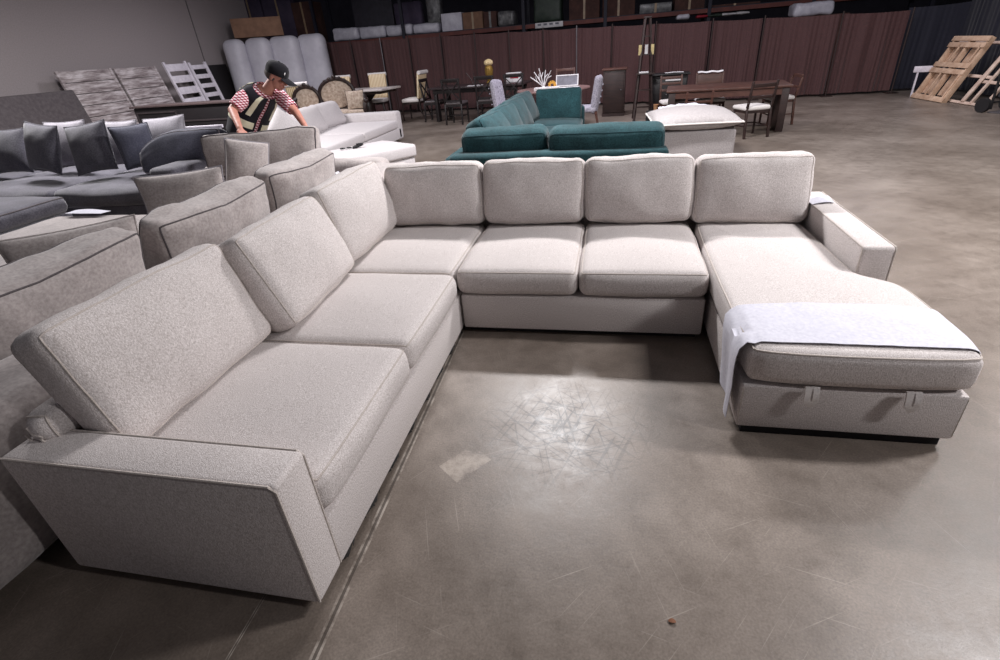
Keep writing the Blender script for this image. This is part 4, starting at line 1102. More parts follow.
dr = thing('dresser', 'long black dresser with a framed front behind the charcoal sofa', 'dresser', (-5.97, 5.35, 0), -0.05)
bm = bm_new(); box(bm, (0, 0, 0.54), (2.02, 0.34, 1.00), None, 0.008); obj('body', bm, M_black, dr)
bm = bm_new(); box(bm, (0, 0, 1.06), (2.12, 0.40, 0.028), None, 0.006); obj('top', bm, plain('dark_brown_top', (86, 72, 72), 0.4), dr)
for i, (x, w, z, h) in enumerate(((0.42, 1.02, 0.62, 0.42), (-0.55, 0.82, 0.62, 0.72), (0.42, 1.02, 0.24, 0.28))):
    bm = bm_new(); box(bm, (x, -0.175, z), (w, 0.022, h), None, 0.004); d = obj('drawer', bm, M_black, dr)
    bm = bm_new()
    for c_, s_ in (((x, -0.19, z + h / 2 - 0.012), (w, 0.012, 0.022)), ((x, -0.19, z - h / 2 + 0.012), (w, 0.012, 0.022)), ((x - w / 2 + 0.012, -0.19, z), (0.022, 0.012, h)), ((x + w / 2 - 0.012, -0.19, z), (0.022, 0.012, h))): box(bm, c_, s_)
    obj('moulding', bm, plain('dark_moulding', (58, 50, 52), 0.5) if 'dark_moulding' not in MATS else MATS['dark_moulding'], d)
bm = bm_new(); box(bm, (0, -0.02, 0.02), (1.96, 0.34, 0.04)); obj('plinth', bm, M_blackmat, dr)
q = at(203, 127, 6.9)
bm = bm_new(); box(bm, (0, 0, 0), (0.62, 0.03, 0.035), Euler((0, 0, 0.0)), 0.003)
bar(bm, (-0.26, 0, -q.z), (-0.26, 0, 0), 0.03, 0.03); bar(bm, (0.26, 0, -q.z), (0.26, 0, 0), 0.03, 0.03)
tag(obj('rail_stand', bm, M_whitewood, loc=q), 'thin white rail on two posts in front of the black dresser', 'rail')

# ================================================================== UPRIGHT WRAPPED MATTRESSES AND CARTON
ga = 'upright wrapped mattresses by the end of the grey wall'
names = ['first upright grey-wrapped mattress, nearest the grey wall', 'second upright grey-wrapped mattress from the grey wall, behind the cap of the man', 'third upright grey-wrapped mattress from the grey wall', 'fourth upright wrapped mattress, standing beside the first brown drape']
for i, (u0, u1, t) in enumerate(((226, 250, 14.1), (248, 276, 14.3), (272, 305, 14.5), (300, 331, 14.7))):
    p0, p1 = at(u0, 60, t), at(u1, 60, t + 0.1)
    c = (p0 + p1) / 2; w = (p1 - p0).xy.length
    bm, sb = cushion(w / 2 * 0.94, 0.22, 1.10, r=0.20, crown=(0, 0.06, 0.0), k=10, nz=0.008, seed=210 + i, freq=3)
    o = obj('wrapped_mattress', bm, M_foil, loc=(c.x, c.y, 1.105), rot=(0, 0, math.atan2(p1.y - p0.y, p1.x - p0.x) - 0.25), angle=60)
    tag(o, names[i], 'mattress', ga)
bm = bm_new(); q = at(259, 33, 14.35)
box(bm, (0, 0, 0), (1.30, 0.5, 0.46), None, 0.006)
cb_ = obj('cardboard_box', bm, M_card, loc=(q.x, q.y, 2.46), rot=(0, 0, 0.55)); tag(cb_, 'long tan cardboard box lying on top of the upright wrapped mattresses', 'box')
bm = bm_new(); box(bm, (0, 0, 0.231), (1.30, 0.06, 0.002)); box(bm, (0.651, 0, 0), (0.002, 0.06, 0.46)); obj('tape', bm, M_tape, cb_)

# ================================================================== DRAPES AND POLES
def line_y(x): return 11.3 + 0.19 * (3.8 - x) if x < 3.8 else 11.3 - 0.035 * (x - 3.8)
def top_z(x):
    pts = [(-7.7, 1.97), (0.0, 1.765), (4.0, 1.635), (7.1, 1.545)]
    for (x0, z0), (x1, z1) in zip(pts, pts[1:]):
        if x <= x1: return z0 + (z1 - z0) * (x - x0) / (x1 - x0)
    return pts[-1][1]
def on_line(u):
    d = ray(u, 40); lo, hi = 5, 30
    for _ in range(50):
        m = (lo + hi) / 2; p = CAM + d * m
        if p.y < line_y(p.x): lo = m
        else: hi = m
    return p.x
ordn = ['first', 'second', 'third', 'fourth', 'fifth', 'sixth', 'seventh', 'eighth', 'ninth', 'tenth', 'eleventh', 'twelfth', 'thirteenth', 'fourteenth', 'fifteenth']
us = [327, 352, 382, 410, 442, 476, 510, 544, 577, 612, 655, 710, 760, 835, 902]
xs = [on_line(u) for u in us]
def drape_panel(bm, x0, y0, x1, y1, z0t, z1t, seed, zb=0.05, amp=0.05, folds=9):
    d = V((x1 - x0, y1 - y0, 0)); L = d.length; d.normalize(); nrm = V((d.y, -d.x, 0))
    def fn(u, v):
        ph = u * folds * 2 * PI * (L / 1.2) / 1.7
        a = amp * (0.25 + 0.75 * v)
        off = a * (1.5 * noise.noise(V((u * 4.5 * L, v * 0.7, seed + 5))) + math.sin(ph * 0.62 + seed) * 0.55 + 0.4 * math.sin(ph * 2.3 + seed * 2.1 + 0.6 * math.sin(v * 2 + seed)) * (0.5 + noise.noise(V((u * 3 * L, seed, 0)))) + 0.7 * noise.noise(V((u * 6 * L, v * 1.5, seed))))
        z = (z0t + (z1t - z0t) * u) * (1 - v) + zb * v - 0.015 * math.sin(u * PI) * (1 - v)
        p = V((x0, y0, 0)) + d * (u * L) + nrm * (off + 0.06)
        return (p.x, p.y, z)
    sheet(bm, fn, max(40, int(110 * L)), 7, 0.006)
for i in range(len(xs) - 1):
    a, b = xs[i] + 0.01, xs[i + 1] - 0.01
    bm = bm_new(); drape_panel(bm, a, line_y(a), b, line_y(b), top_z(a), top_z(b), i * 1.37, folds=[8, 7, 7, 8, 7, 9, 8, 11, 10, 11, 12, 12, 9, 9][i])
    tag(obj('drape', bm, M_curtain, angle=80), '%s brown drape panel counted from the upright wrapped mattresses' % ordn[i], 'drape', 'brown drape panels of the partition')
for i, x in enumerate(xs):
    bm = bm_new(); tube(bm, [(x, line_y(x) - 0.16, 0.01), (x, line_y(x) - 0.16, top_z(x) + 0.05)], 0.016, 8)
    box(bm, (x, line_y(x) - 0.16, 0.008), (0.22, 0.22, 0.016))
    tag(obj('drape_pole', bm, M_steel if i in (0, 2, 8) else M_dkwood), '%s thin drape pole counted from the upright wrapped mattresses' % ordn[i], 'pole', 'poles of the drape partition')
bm = bm_new(); drape_panel(bm, 6.92, 11.42, 7.95, 11.25, 1.60, 1.62, 4.4, amp=0.03)
tag(obj('drape', bm, M_navy, angle=80), 'dark navy drape panel behind the leaning pallets', 'drape')
bm = bm_new(); drape_panel(bm, 8.00, 11.2, 7.72, 5.2, 2.3, 2.3, 2.2, amp=0.03, folds=6)
tag(obj('drape', bm, M_navy, angle=80), 'near-black drape running along the side behind the leaning pallets', 'drape')

# ================================================================== PALLETS LEANING ON THE DARK DRAPE
def pallet(label, name, loc, rz, lean, w, h, deck, mat, block=True, braces=1):
    t = thing(name, label, 'pallet', loc, rz)         # local x along the base, leaning towards +y
    R0 = Euler((-lean, 0, 0))
    M0 = R0.to_matrix()
    def pc(nm, c, s, m=mat, parent=t):
        bm = bm_new(); box(bm, M0 @ V(c), s, R0, 0.004); return obj(nm, bm, m, parent)
    for x in (-w / 2 + 0.045, 0, w / 2 - 0.045): pc('stringer', (x, 0.055, h / 2), (0.05, 0.09, h))
    for z, hh in deck: pc('deck_board', (0, 0, z), (w, 0.02, hh))
    return t, pc
t, pc = pallet('tan wooden pallet in front, leaning against the dark drape', 'pallet', (6.84, 9.57, 0.005), -PI / 2 + 0.06, 0.42, 1.02, 1.16, ((0.05, 0.09), (0.54, 0.085), (0.65, 0.085), (1.00, 0.085), (1.11, 0.085)), M_pallet)
for x in (-0.29, 0.26):
    pc('back_panel', (x, 0.11, 0.34), (0.40, 0.015, 0.40)); pc('back_panel', (x, 0.11, 0.86), (0.40, 0.015, 0.32))
    pc('slat', (x + 0.17, 0.0, 0.30), (0.035, 0.02, 0.42)); pc('slat', (x + 0.14, 0.0, 0.86), (0.035, 0.02, 0.3))
def open_frame(label, loc, rz, lean, w, h, mids, mat):
    t = thing('crate_frame', label, 'frame', loc, rz)
    R0 = Euler((-lean, 0, 0)); M0 = R0.to_matrix()
    def pc(nm, c, s):
        bm = bm_new(); box(bm, M0 @ V(c), s, R0, 0.004); return obj(nm, bm, mat, t)
    for s in (-1, 1): pc('side_bar', (s * (w / 2 - 0.02), 0, h / 2), (0.045, 0.04, h))
    for z in (0.02, h - 0.02): pc('cross_bar', (0, 0, z), (w - 0.08, 0.04, 0.045))
    for m in mids: pc('cross_bar', (0, 0.0, m), (w - 0.08, 0.03, 0.05))
    return pc
pc = open_frame('pale open wooden frame leaning behind the tan pallet', (7.03, 9.45, 0.005), -PI / 2 + 0.06, 0.50, 1.75, 1.08, (0.48,), M_framepale)
pc('slat', (0.66, -0.03, 0.56), (0.09, 0.02, 1.05)); pc('slat', (-0.60, -0.03, 0.56), (0.05, 0.02, 0.6))
pc2 = open_frame('second pale wooden frame nearest the edge, leaning behind the first frame', (7.10, 8.55, 0.005), -PI / 2 + 0.06, 0.50, 0.62, 1.18, (0.4, 0.75), M_framepale)
q = aty(925, 69, 10.15)
bm = bm_new(); box(bm, (0, 0, 0), (0.05, 0.36, 0.11), None, 0.01)
bar(bm, (0.0, 0.1, 0.0), (0.0, 0.1, -q.z + 0.01), 0.03, 0.03)
tag(obj('white_board', bm, M_whitewood, loc=q, rot=(0, 0, 1.3)), 'short white board end sticking out beside the leaning pallet', 'board')
# hand truck at the far right
ht = thing('hand_truck', 'dark hand truck at the edge of the open floor beside the pallets', 'hand truck', (7.05, 7.75, 0), 0.4)
bm = bm_new()
for s in (-1, 1): tube(bm, [(s * 0.17, 0.0, 0.05), (s * 0.17, 0.05, 0.7), (s * 0.15, 0.12, 1.0)], 0.018, 8)
for z in (0.15, 0.4, 0.65): tube(bm, [(-0.17, 0.02, z), (0.17, 0.02, z)], 0.014, 8)
obj('frame', bm, M_blackmat, ht)
bm = bm_new(); box(bm, (0, -0.12, 0.012), (0.42, 0.25, 0.015)); obj('toe_plate', bm, M_steel, ht)
for s in (-1, 1):
    bm = bm_new(); tube(bm, [(s * 0.24 + 0.03 * k, 0.08, 0.11) for k in (-1, 1)], 0.11, 18); obj('wheel', bm, M_blackmat, ht)

# ================================================================== PALLET RACK AND ITS STOCK
YR = 14.6
rk = thing('pallet_rack', 'long pallet racking with rusty red beams behind the brown drape', 'rack', (0, YR, 0))
ux = [-11.2, -8.4, -5.5, -1.75, 0.6, 3.4, 6.0, 8.8]
for x in ux:
    for y in (0.0, 1.1):
        bm = bm_new(); box(bm, (x, y, 2.4), (0.09, 0.08, 4.8)); obj('upright', bm, M_rackdark, rk)
for a, b in zip(ux, ux[1:]):
    for z in (1.95, 3.75):
        for y in (-0.02, 1.12):
            bm = bm_new(); box(bm, ((a + b) / 2, y, z), (b - a - 0.1, 0.05, 0.10)); obj('beam', bm, M_rackred, rk)
        bm = bm_new(); box(bm, ((a + b) / 2, 0.55, z + 0.06), (b - a - 0.12, 1.08, 0.02)); obj('deck', bm, M_rackdark, rk)
ZD = 2.022
def stock(name, label, cat, u0, u1, vt, mat, y=YR + 0.08, dep=0.7, zb=ZD, bev=0.012, group=None, soft=False, vm=None, seed=1):
    p0, p1 = aty(u0, vt, y), aty(u1, vt, y)
    zt = (p0.z + p1.z) / 2
    w = p1.x - p0.x
    bm = bm_new()
    h = max(zt - zb, 0.05)
    if soft:
        bm.free(); bm, _ = cushion(w / 2, dep / 2, h / 2, r=min(0.07, h * .4), crown=(0, 0.02, 0.01), k=10, nz=0.02, seed=seed, freq=4)
    else: box(bm, (0, 0, 0), (w, dep, h), None, bev)
    o = obj(name, bm, mat, loc=((p0.x + p1.x) / 2, y + dep / 2, zb + h / 2))
    return tag(o, label, cat, group)
def tape(o, mat=M_tape):
    d = o.dimensions
    me = o.data; xs_ = [v.co.x for v in me.vertices]; ys_ = [v.co.y for v in me.vertices]; zs_ = [v.co.z for v in me.vertices]
    bm = bm_new(); box(bm, (0, min(ys_) - 0.002, 0), (0.06, 0.004, max(zs_) - min(zs_))); obj('tape', bm, mat, o)
gw = 'white wrapped flat cartons on the rack above the drape'
for i, (a, b) in enumerate(((331, 357), (358, 384), (385, 411), (412, 438))):
    stock('wrapped_carton', '%s flat white wrapped carton on the rack, counted from the upright mattresses' % ordn[i], 'carton', a, b, [28, 26.5, 25, 23.5][i], M_wrap, group=gw, soft=True, seed=i)
o = stock('white_carton', 'tall white carton at the end of the row of flat white cartons', 'carton', 440.5, 461, 13, M_wrap)
o = stock('cardboard_box', 'tan box wrapped in clear film next to the tall white carton', 'box', 462, 482, 12, M_card, y=YR + 0.12); tape(o)
o = stock('cardboard_box', 'reddish brown wrapped carton between the tan box and the shiny bundle', 'box', 483, 496, 11.5, M_carddark, y=YR + 0.16); tape(o, M_wrapgrey)
stock('wrapped_bundle', 'shiny grey plastic-wrapped bundle at the end of the boxes on the rack', 'bundle', 497, 514, 11, M_wrapgrey, soft=True, seed=8)
o = stock('sign_card', 'small white printed card standing on the rack beam', 'card', 535, 563, 22, M_whitepaint, y=YR - 0.14, dep=0.05, zb=1.88)
bm = bm_new()
for k in range(4): box(bm, (-0.28 + 0.17 * k, -0.026, 0.02), (0.10, 0.003, 0.05))
obj('print', bm, M_greyprint, o)
stock('wrapped_bundle', 'dark green wrapped bundle on the rack above the white card', 'bundle', 533, 561, -12, M_green, dep=0.8, soft=True, seed=9)
for i, (a, b, vt, lab) in enumerate(((569, 600, -14, 'brown carton on the rack nearest the green bundle'), (603, 636, -15, 'brown carton on the rack above the tall ladder'), (640, 672, 3, 'low grey wrapped carton on the rack just past the tall ladder'), (676, 706, -10, 'dark brown carton behind the white parcels on the rack'), (710, 760, 5, 'wide dark carton under the beam behind the white parcels'))):
    o = stock('cardboard_box', lab, 'box', a, b, vt, M_wrapgrey if i == 2 else M_carddark, y=YR + 0.15, dep=0.75); tape(o)
gpc = 'white parcels lying along the rack edge'
for i, (a, b, vt, m, lab) in enumerate(((677, 690, 14.5, M_wrap, 'first white parcel on the rack edge, next to the tall ladder'), (697, 708, 16.5, M_orange, 'orange and white parcel on the rack edge'), (708, 722, 16, M_green, 'greenish parcel between white parcels on the rack edge'), (722, 737, 15, M_whitepaint, 'white parcel in the middle of the row on the rack edge'), (737, 750, 14, M_whitepaint, 'white parcel at the outer end of the row on the rack edge'))):
    stock('parcel', lab, 'parcel', a, b, vt, m if i != 1 else M_red, y=YR - 0.1, dep=0.3, zb=1.80, group=gpc, soft=True, seed=20 + i)
stock('wrapped_carton', 'white film-wrapped carton standing above the last brown drapes', 'carton', 796, 836, 2, M_wrap, y=13.4, dep=0.6, zb=1.62, soft=True, seed=30)
bm = bm_new(); q0, q1 = aty(780, 10, 13.4), aty(850, 10, 13.4); box2(bm, (q0.x, 13.35, 0), (q1.x, 14.1, 1.615), 0.01)
tag(obj('stacked_crate', bm, M_carddark), 'tall brown crate behind the drape carrying the white film-wrapped carton', 'crate')
gpp = 'violet grey cartons on the rack by the grey wall'
for i, (a, b, vt, m, lab) in enumerate(((232, 258, -4, M_purple, 'violet grey carton on the rack closest to the grey wall'), (259, 288, -6, M_purple, 'violet grey carton second from the grey wall on the rack'), (290, 310, 2, M_carddark, 'dark brown carton third from the grey wall on the rack'))):
    o = stock('cardboard_box', lab, 'box', a, b, vt, m, y=YR + 0.2, group=gpp); tape(o)
stock('slate_sheet', 'tall dark grey sheet standing on the rack behind the flat white cartons', 'panel', 347, 388, -20, plain('slate_sheet', (66, 64, 74), 0.7), y=YR + 0.85, dep=0.1)
for i, (a, b, vt, lab) in enumerate(((392, 420, 2, 'grey bundle with pale straps on the rack above the flat cartons'), (424, 439, -6, 'narrow grey bundle on the rack beside the tall white carton'))):
    o = stock('wrapped_bundle', lab, 'bundle', a, b, vt, M_wrapgrey if i else M_purple, y=YR + 0.78, dep=0.3, soft=True, seed=40 + i)

# ================================================================== THE MAN
mn = thing('person', 'man in black cap, red plaid shirt and black safety vest bending over the grey sofa', 'person', at(244, 134, 5.72) * 1)
B = V((mn.location.x, mn.location.y, 0)); mn.location = B
FW = V((0.87, -0.5, 0)).normalized(); LF = V((0.5, 0.87, 0)).normalized(); UP = V((0, 0, 1))
pel = V((B.x, B.y, 0.86))
nk = at(266, 89, 5.42)
hd = at(276.5, 76, 5.36)
spine = [pel, pel * 0.68 + nk * 0.32 - FW * 0.02 + UP * 0.02, pel * 0.36 + nk * 0.64 - FW * 0.045 + UP * 0.02, nk]
def sp(s):
    s = max(0, min(1, s)) * 3; i = min(int(s), 2); f = s - i
    P = [spine[0] * 2 - spine[1]] + spine + [spine[3] * 2 - spine[2]]
    a, b, c, d = P[i], P[i + 1], P[i + 2], P[i + 3]
    return 0.5 * ((2 * b) + (c - a) * f + (2 * a - 5 * b + 4 * c - d) * f * f + (3 * b - a - 3 * c + d) * f ** 3)
def tors(s, th, off=0.0):
    c = sp(s); T = (sp(s + 0.02) - sp(s - 0.02)).normalized()
    Fs = LF.cross(T).normalized(); Ls = T.cross(Fs).normalized()
    tab = [(0, .165, .118), (.25, .172, .135), (.55, .180, .130), (.78, .190, .112), (.90, .165, .09), (.97, .10, .075), (1.0, .065, .065)]
    for (s0, a0, b0), (s1, a1, b1) in zip(tab, tab[1:]):
        if s <= s1 or s1 == 1.0:
            f = max(0, min(1, (s - s0) / (s1 - s0))); f = f * f * (3 - 2 * f); a = a0 + (a1 - a0) * f; b = b0 + (b1 - b0) * f; break
    cth, sth = math.cos(th), math.sin(th)
    e = 0.82
    return c + Ls * ((a + off) * math.copysign(abs(sth) ** e, sth)) + Fs * ((b + off) * math.copysign(abs(cth) ** e, cth))
def patch(bm, s0, s1, t0, t1, off, ns=10, nt=28, th=0.006):
    sheet(bm, lambda u, v: tors(s0 + (s1 - s0) * u, t0 + (t1 - t0) * v, off + 0.004 * noise.noise(V((u * 5, v * 9, s0 * 7)))), ns, nt, th)
rs = sp(0.86) - LF * 0.185 + UP * 0.0; lsh = sp(0.86) + LF * 0.185 - UP * 0.01
rel, rwr = at(232.5, 110, 5.30), at(240, 128.5, 5.12)
lel, lwr = at(296.5, 113, 5.50), at(305, 126, 5.42)
def limb(bm, pts, rad, n=12):
    # resample for a smooth taper
    P, Rr = [], []
    for i in range(len(pts) - 1):
        for k in range(6):
            f = k / 6; P.append(V(pts[i]).lerp(V(pts[i + 1]), f)); Rr.append(rad[i] + (rad[i + 1] - rad[i]) * f)
    P.append(V(pts[-1])); Rr.append(rad[-1])
    tube(bm, P, Rr, n)
    ball(bm, P[0], rad[0], 12, 8); ball(bm, P[-1], rad[-1], 12, 8)
    for p, r in list(zip(pts, rad))[1:-1]: ball(bm, p, r, 12, 8)
bm = bm_new()
# trunk
ns, nt_ = 22, 28
rings = [[bm.verts.new(tors(i / ns, 2 * PI * k / nt_)) for k in range(nt_)] for i in range(ns + 1)]
for a, b in zip(rings, rings[1:]):
    for k in range(nt_): bm.faces.new((a[k], a[(k + 1) % nt_], b[(k + 1) % nt_], b[k]))
bm.faces.new(rings[0][::-1]); bm.faces.new(rings[-1])
ball(bm, pel - UP * 0.02, (0.15, 0.15, 0.11), 16, 10)
limb(bm, [rs, rel, rwr], [0.062, 0.045, 0.030]); limb(bm, [lsh, lel, lwr], [0.062, 0.045, 0.030])
legs = []
for s in (-1, 1):
    hip = pel + LF * s * 0.09 - UP * 0.03; kn = V((B.x, B.y, 0.43)) + LF * s * 0.11 + FW * 0.05; an = V((B.x, B.y, 0.07)) + LF * s * 0.12 - FW * 0.02
    limb(bm, [hip, kn, an], [0.085, 0.055, 0.038]); limb(bm, [an - UP * 0.03, an + FW * 0.13 - UP * 0.045], [0.036, 0.024])
    legs.append((hip, kn, an))
# head: forward hx, left hy, up hz
img_r = V((0.83, 0.558, 0)); tocam = V((0.558, -0.83, 0))
hx_ = (img_r * 0.80 + tocam * 0.42 - UP * 0.50).normalized()
hy_ = UP.cross(hx_).normalized(); hz_ = hx_.cross(hy_).normalized()
HS = 1.12
def H(x, y, z): return hd + (hx_ * x + hy_ * y + hz_ * z) * HS
def hball(bm, c, r, seg=12, rg=8):
    rr = bmesh.ops.create_uvsphere(bm, u_segments=seg, v_segments=rg, radius=1.0)
    R3 = Matrix((hx_, hy_, hz_)).transposed().to_4x4()
    bmesh.ops.transform(bm, matrix=Matrix.Translation(H(*c)) @ R3 @ Matrix.Diagonal((r[0] * HS, r[1] * HS, r[2] * HS, 1)), verts=rr['verts'])
limb(bm, [nk - UP * 0.02, hd - hz_ * 0.05 - hx_ * 0.015], [0.058, 0.055])
hball(bm, (-0.012, 0, 0.025), (0.098, 0.076, 0.088), 20, 14)      # skull
hball(bm, (0.026, 0, -0.045), (0.062, 0.060, 0.068), 16, 12)      # jaw and face
hball(bm, (0.056, 0, -0.092), (0.024, 0.028, 0.022))              # chin
hball(bm, (0.084, 0, 0.018), (0.012, 0.050, 0.014))               # brow
tube(bm, [H(0.082, 0, 0.010), H(0.100, 0, -0.020), H(0.108, 0, -0.034)], [0.010, 0.013, 0.015], 8); hball(bm, (0.101, 0, -0.036), (0.014, 0.019, 0.011))
for s in (-1, 1):
    hball(bm, (0.066, s * 0.036, -0.026), (0.022, 0.022, 0.020))  # cheek
    hball(bm, (-0.012, s * 0.077, -0.012), (0.017, 0.010, 0.029)) # ear
hball(bm, (0.082, 0, -0.066), (0.012, 0.024, 0.007)); hball(bm, (0.080, 0, -0.076), (0.012, 0.020, 0.007))   # lips
# hands: palm, four curled fingers of different lengths and a thumb from the side of the palm
def hand(bm, el, wr, side):
    d = (wr - el).normalized(); d = (d - UP * 0.35).normalized()
    lat = d.cross(FW).normalized() * side; pn = lat.cross(d).normalized()
    if pn.z > 0: pn = -pn
    pc_ = wr + d * 0.045
    limb(bm, [wr, wr + d * 0.03], [0.028, 0.028], 10)
    for k in range(5): ball(bm, pc_ + lat * (0.030 * (k - 2) / 2) + d * 0.008, (0.019, 0.019, 0.019), 10, 8)
    for k, (o_, L) in enumerate(((0.030, 0.062), (0.010, 0.072), (-0.010, 0.068), (-0.029, 0.052))):
        b0 = pc_ + d * 0.026 + lat * o_
        b1 = b0 + d * L * 0.45 + pn * 0.006; b2 = b1 + (d * 0.75 + pn * 0.6).normalized() * L * 0.32; b3 = b2 + (d * 0.4 + pn * 0.9).normalized() * L * 0.25
        limb(bm, [b0, b1, b2, b3], [0.0105, 0.0098, 0.009, 0.0078], 8)
    t0 = wr + d * 0.022 + lat * 0.030; t1 = t0 + (lat * 0.75 + d * 0.6).normalized() * 0.034; t2 = t1 + (lat * 0.2 + d * 0.9 + pn * 0.4).normalized() * 0.030
    limb(bm, [t0, t1, t2], [0.014, 0.0115, 0.009], 8)
hand(bm, rel, rwr, -1); hand(bm, lel, lwr, 1)
me = bpy.data.meshes.new('body_raw'); bmesh.ops.recalc_face_normals(bm, faces=bm.faces); bm.to_mesh(me); bm.free()
tmp = bpy.data.objects.new('body_raw', me); COL.objects.link(tmp)
md = tmp.modifiers.new('r', 'REMESH'); md.mode = 'VOXEL'; md.voxel_size = 0.0065
sm = tmp.modifiers.new('s', 'SMOOTH'); sm.iterations = 3; sm.factor = 0.5
dg = bpy.context.evaluated_depsgraph_get(); me2 = bpy.data.meshes.new_from_object(tmp.evaluated_get(dg))
bpy.data.objects.remove(tmp)
me2.name = 'body'; me2.materials.clear(); me2.materials.append(M_skin); me2.polygons.foreach_set('use_smooth', [True] * len(me2.polygons))
me2.transform(Matrix.Translation(-B))
body = bpy.data.objects.new('body', me2); COL.objects.link(body); body.parent = mn
def mpart(name, bm, mat, parent=mn, **kw):
    bmesh.ops.translate(bm, vec=-B, verts=bm.verts); return obj(name, bm, mat, parent, **kw)
for s in (-1, 1):
    bm = bm_new(); hball(bm, (0.083, s * 0.030, 0.000), (0.008, 0.012, 0.007), 10, 8); mpart('eye', bm, M_eye)
bm = bm_new(); hball(bm, (-0.026, 0, 0.004), (0.088, 0.0785, 0.066), 18, 12); mpart('hair', bm, M_hair)
# cap: crown, brim, button
bm = bm_new()
R3 = Matrix((hx_, hy_, hz_)).transposed().to_4x4()
n_ = 24; prof = [(1.0, 0.020), (1.01, 0.045), (0.97, 0.078), (0.84, 0.106), (0.52, 0.124), (0.12, 0.130)]
rings = []
for f, z in prof:
    rings.append([bm.verts.new(H(-0.008 + 0.108 * f * math.cos(2 * PI * k / n_) + (0.006 if f > .5 else 0), 0.085 * f * math.sin(2 * PI * k / n_), z)) for k in range(n_)])
for a, b in zip(rings, rings[1:]):
    for k in range(n_): bm.faces.new((a[k], a[(k + 1) % n_], b[(k + 1) % n_], b[k]))
bm.faces.new(rings[-1]); bm.faces.new(rings[0][::-1])
cap = mpart('cap', bm, M_cap)
bm = bm_new()
sheet(bm, lambda u, v: H(0.075 + 0.125 * u * math.cos((v - .5) * 1.9) ** 0.8, (v - .5) * 0.155 * (1 - 0.15 * u), 0.024 - 0.022 * u - 0.055 * (v - .5) ** 2), 8, 14, 0.006)
mpart('brim', bm, M_cap, cap)
bm = bm_new(); hball(bm, (-0.005, 0, 0.131), (0.009, 0.009, 0.006), 8, 6); mpart('button', bm, M_cap, cap)
bm = bm_new(); hball(bm, (0.088, -0.040, 0.060), (0.004, 0.014, 0.014), 10, 8); mpart('badge', bm, M_whitepaint, cap)
# plaid shirt: trunk, short sleeves, collar
bm = bm_new(); patch(bm, 0.0, 0.985, 0, 2 * PI, 0.010, 16, 40, 0.005)
for sh, el in ((rs, rel), (lsh, lel)):
    a, b = sh, sh.lerp(el, 0.78)
    inn = sh.lerp(sp(0.80), 0.45)
    tube(bm, [inn, sh.lerp(inn, 0.3) + UP * 0.006, sh.lerp(el, 0.12), sh.lerp(el, 0.45), b], [0.060, 0.080, 0.080, 0.076, 0.070], 16)
tube(bm, [tors(0.985, a * PI / 8, 0.016) for a in range(16)], 0.009, 6, closed=True)
mpart('shirt', bm, M_plaid)
# safety vest with pale reflective bands
bm = bm_new(); patch(bm, -0.0, 0.955, 0.07, 2 * PI - 0.07, 0.021, 18, 44, 0.006)
vest = mpart('safety_vest', bm, M_vest)
for t0 in (0.52, -0.52 - 0.26):
    bm = bm_new(); patch(bm, 0.50, 0.955, t0, t0 + 0.30, 0.029, 10, 5, 0.004); mpart('reflective_band', bm, M_reflect, vest)
    bm = bm_new(); patch(bm, 0.50, 0.955, PI - t0 - 0.30, PI - t0, 0.029, 10, 5, 0.004); mpart('reflective_band', bm, M_reflect, vest)
bm = bm_new(); patch(bm, 0.26, 0.38, 0.18, 2 * PI - 0.18, 0.029, 4, 40, 0.004); mpart('reflective_band', bm, M_reflect, vest)
# jeans and shoes
bm = bm_new()
patch(bm, -0.0, 0.06, 0, 2 * PI, 0.014, 3, 36, 0.005)
ball(bm, pel - UP * 0.03, (0.172, 0.172, 0.12), 18, 12)
for hip, kn, an in legs: tube(bm, [hip, hip.lerp(kn, .5), kn, kn.lerp(an, .5), an + UP * 0.02], [0.105, 0.088, 0.072, 0.064, 0.060], 14)
mpart('jeans', bm, M_jean)
for hip, kn, an in legs:
    bm = bm_new(); rr = bmesh.ops.create_uvsphere(bm, u_segments=14, v_segments=8, radius=1)
    c = V((an.x, an.y, 0.045)) + FW * 0.05
    bmesh.ops.transform(bm, matrix=Matrix.Translation(c) @ Matrix((FW, LF, UP)).transposed().to_4x4() @ Matrix.Diagonal((0.135, 0.048, 0.045, 1)), verts=rr['verts'])
    mpart('shoe', bm, M_shoe)

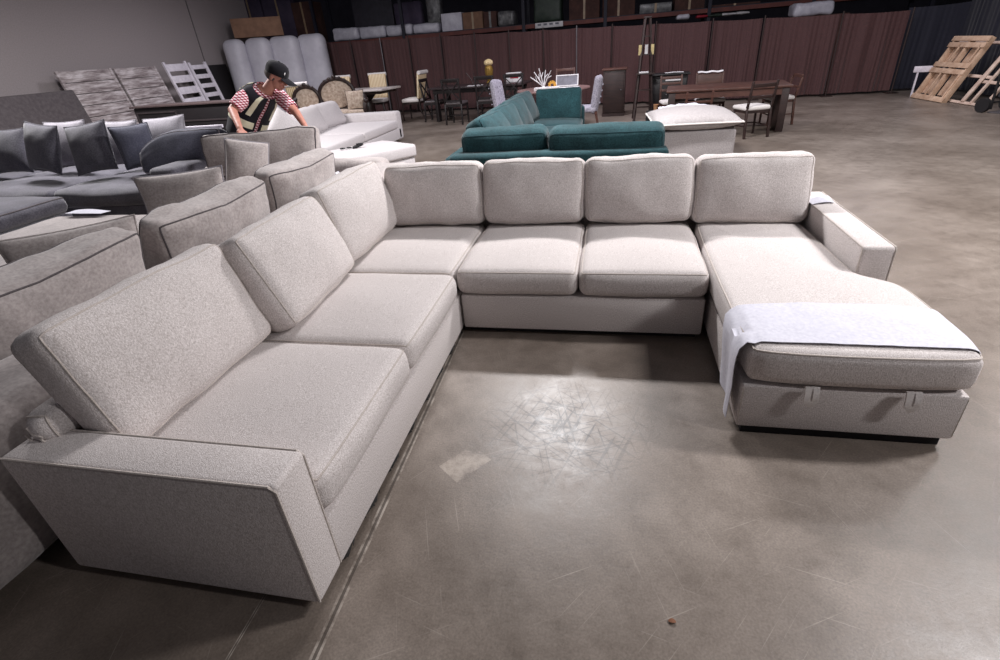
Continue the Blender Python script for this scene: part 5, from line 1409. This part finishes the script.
# ================================================================== LIGHT: the hall's ceiling lamps
def lamp(x, y, z, e, sx, sy, col=(1, 0.975, 0.985)):
    ld_ = bpy.data.lights.new('ceiling_lamp', 'AREA'); ld_.shape = 'RECTANGLE'; ld_.size = sx; ld_.size_y = sy; ld_.energy = e; ld_.color = col
    o = bpy.data.objects.new('ceiling_lamp', ld_); COL.objects.link(o); o.location = (x, y, z)
    return o
LZ = 3.7
lamp(0.22, 3.35, LZ, 390, 1.2, 0.35)
lamp(6.0, -2.3, 4.2, 230, 1.2, 0.35)
lamp(4.7, 0.4, 4.1, 330, 1.2, 0.35)
lamp(6.2, 3.6, 4.6, 150, 1.2, 0.35)
lamp(-5.6, 3.6, LZ, 350, 1.2, 0.35)
lamp(-6.2, 8.8, LZ, 120, 1.2, 0.35, (0.95, 0.92, 1))
lamp(0.3, 8.6, LZ, 155, 1.2, 0.35, (0.95, 0.90, 1))
lamp(5.4, 8.2, LZ, 80, 1.2, 0.35, (0.95, 0.90, 1))
w = bpy.data.worlds.new('hall_air'); scene.world = w; w.use_nodes = True
bg = w.node_tree.nodes['Background']; bg.inputs[0].default_value = (0.86, 0.84, 0.95, 1); bg.inputs[1].default_value = 0.075

# ================================================================== CAMERA
cd = bpy.data.cameras.new('camera'); cam = bpy.data.objects.new('camera', cd); COL.objects.link(cam)
cd.sensor_fit = 'HORIZONTAL'; cd.sensor_width = 36; cd.lens = FPX * 36 / 1000; cd.clip_start = 0.05; cd.clip_end = 200
cam.matrix_world = Matrix((( CR.x, CU.x, -CF.x, CAM.x), (CR.y, CU.y, -CF.y, CAM.y), (CR.z, CU.z, -CF.z, CAM.z), (0, 0, 0, 1)))
scene.camera = cam

# ================================================================== BRING THE PLACE TO METRES
def finish():
    done = set()
    for o in list(bpy.data.objects):
        o.location = o.location * S
        if o.type == 'MESH' and o.data.name not in done:
            done.add(o.data.name); o.data.transform(Matrix.Scale(S, 4)); o.data.update()
finish()

vs = scene.view_settings
scene.display_settings.display_device = 'sRGB'
vs.view_transform = 'Standard'; vs.look = 'None'; vs.gamma = 1.0; vs.exposure = 0.0
try: vs.use_curve_mapping = False
except Exception: pass
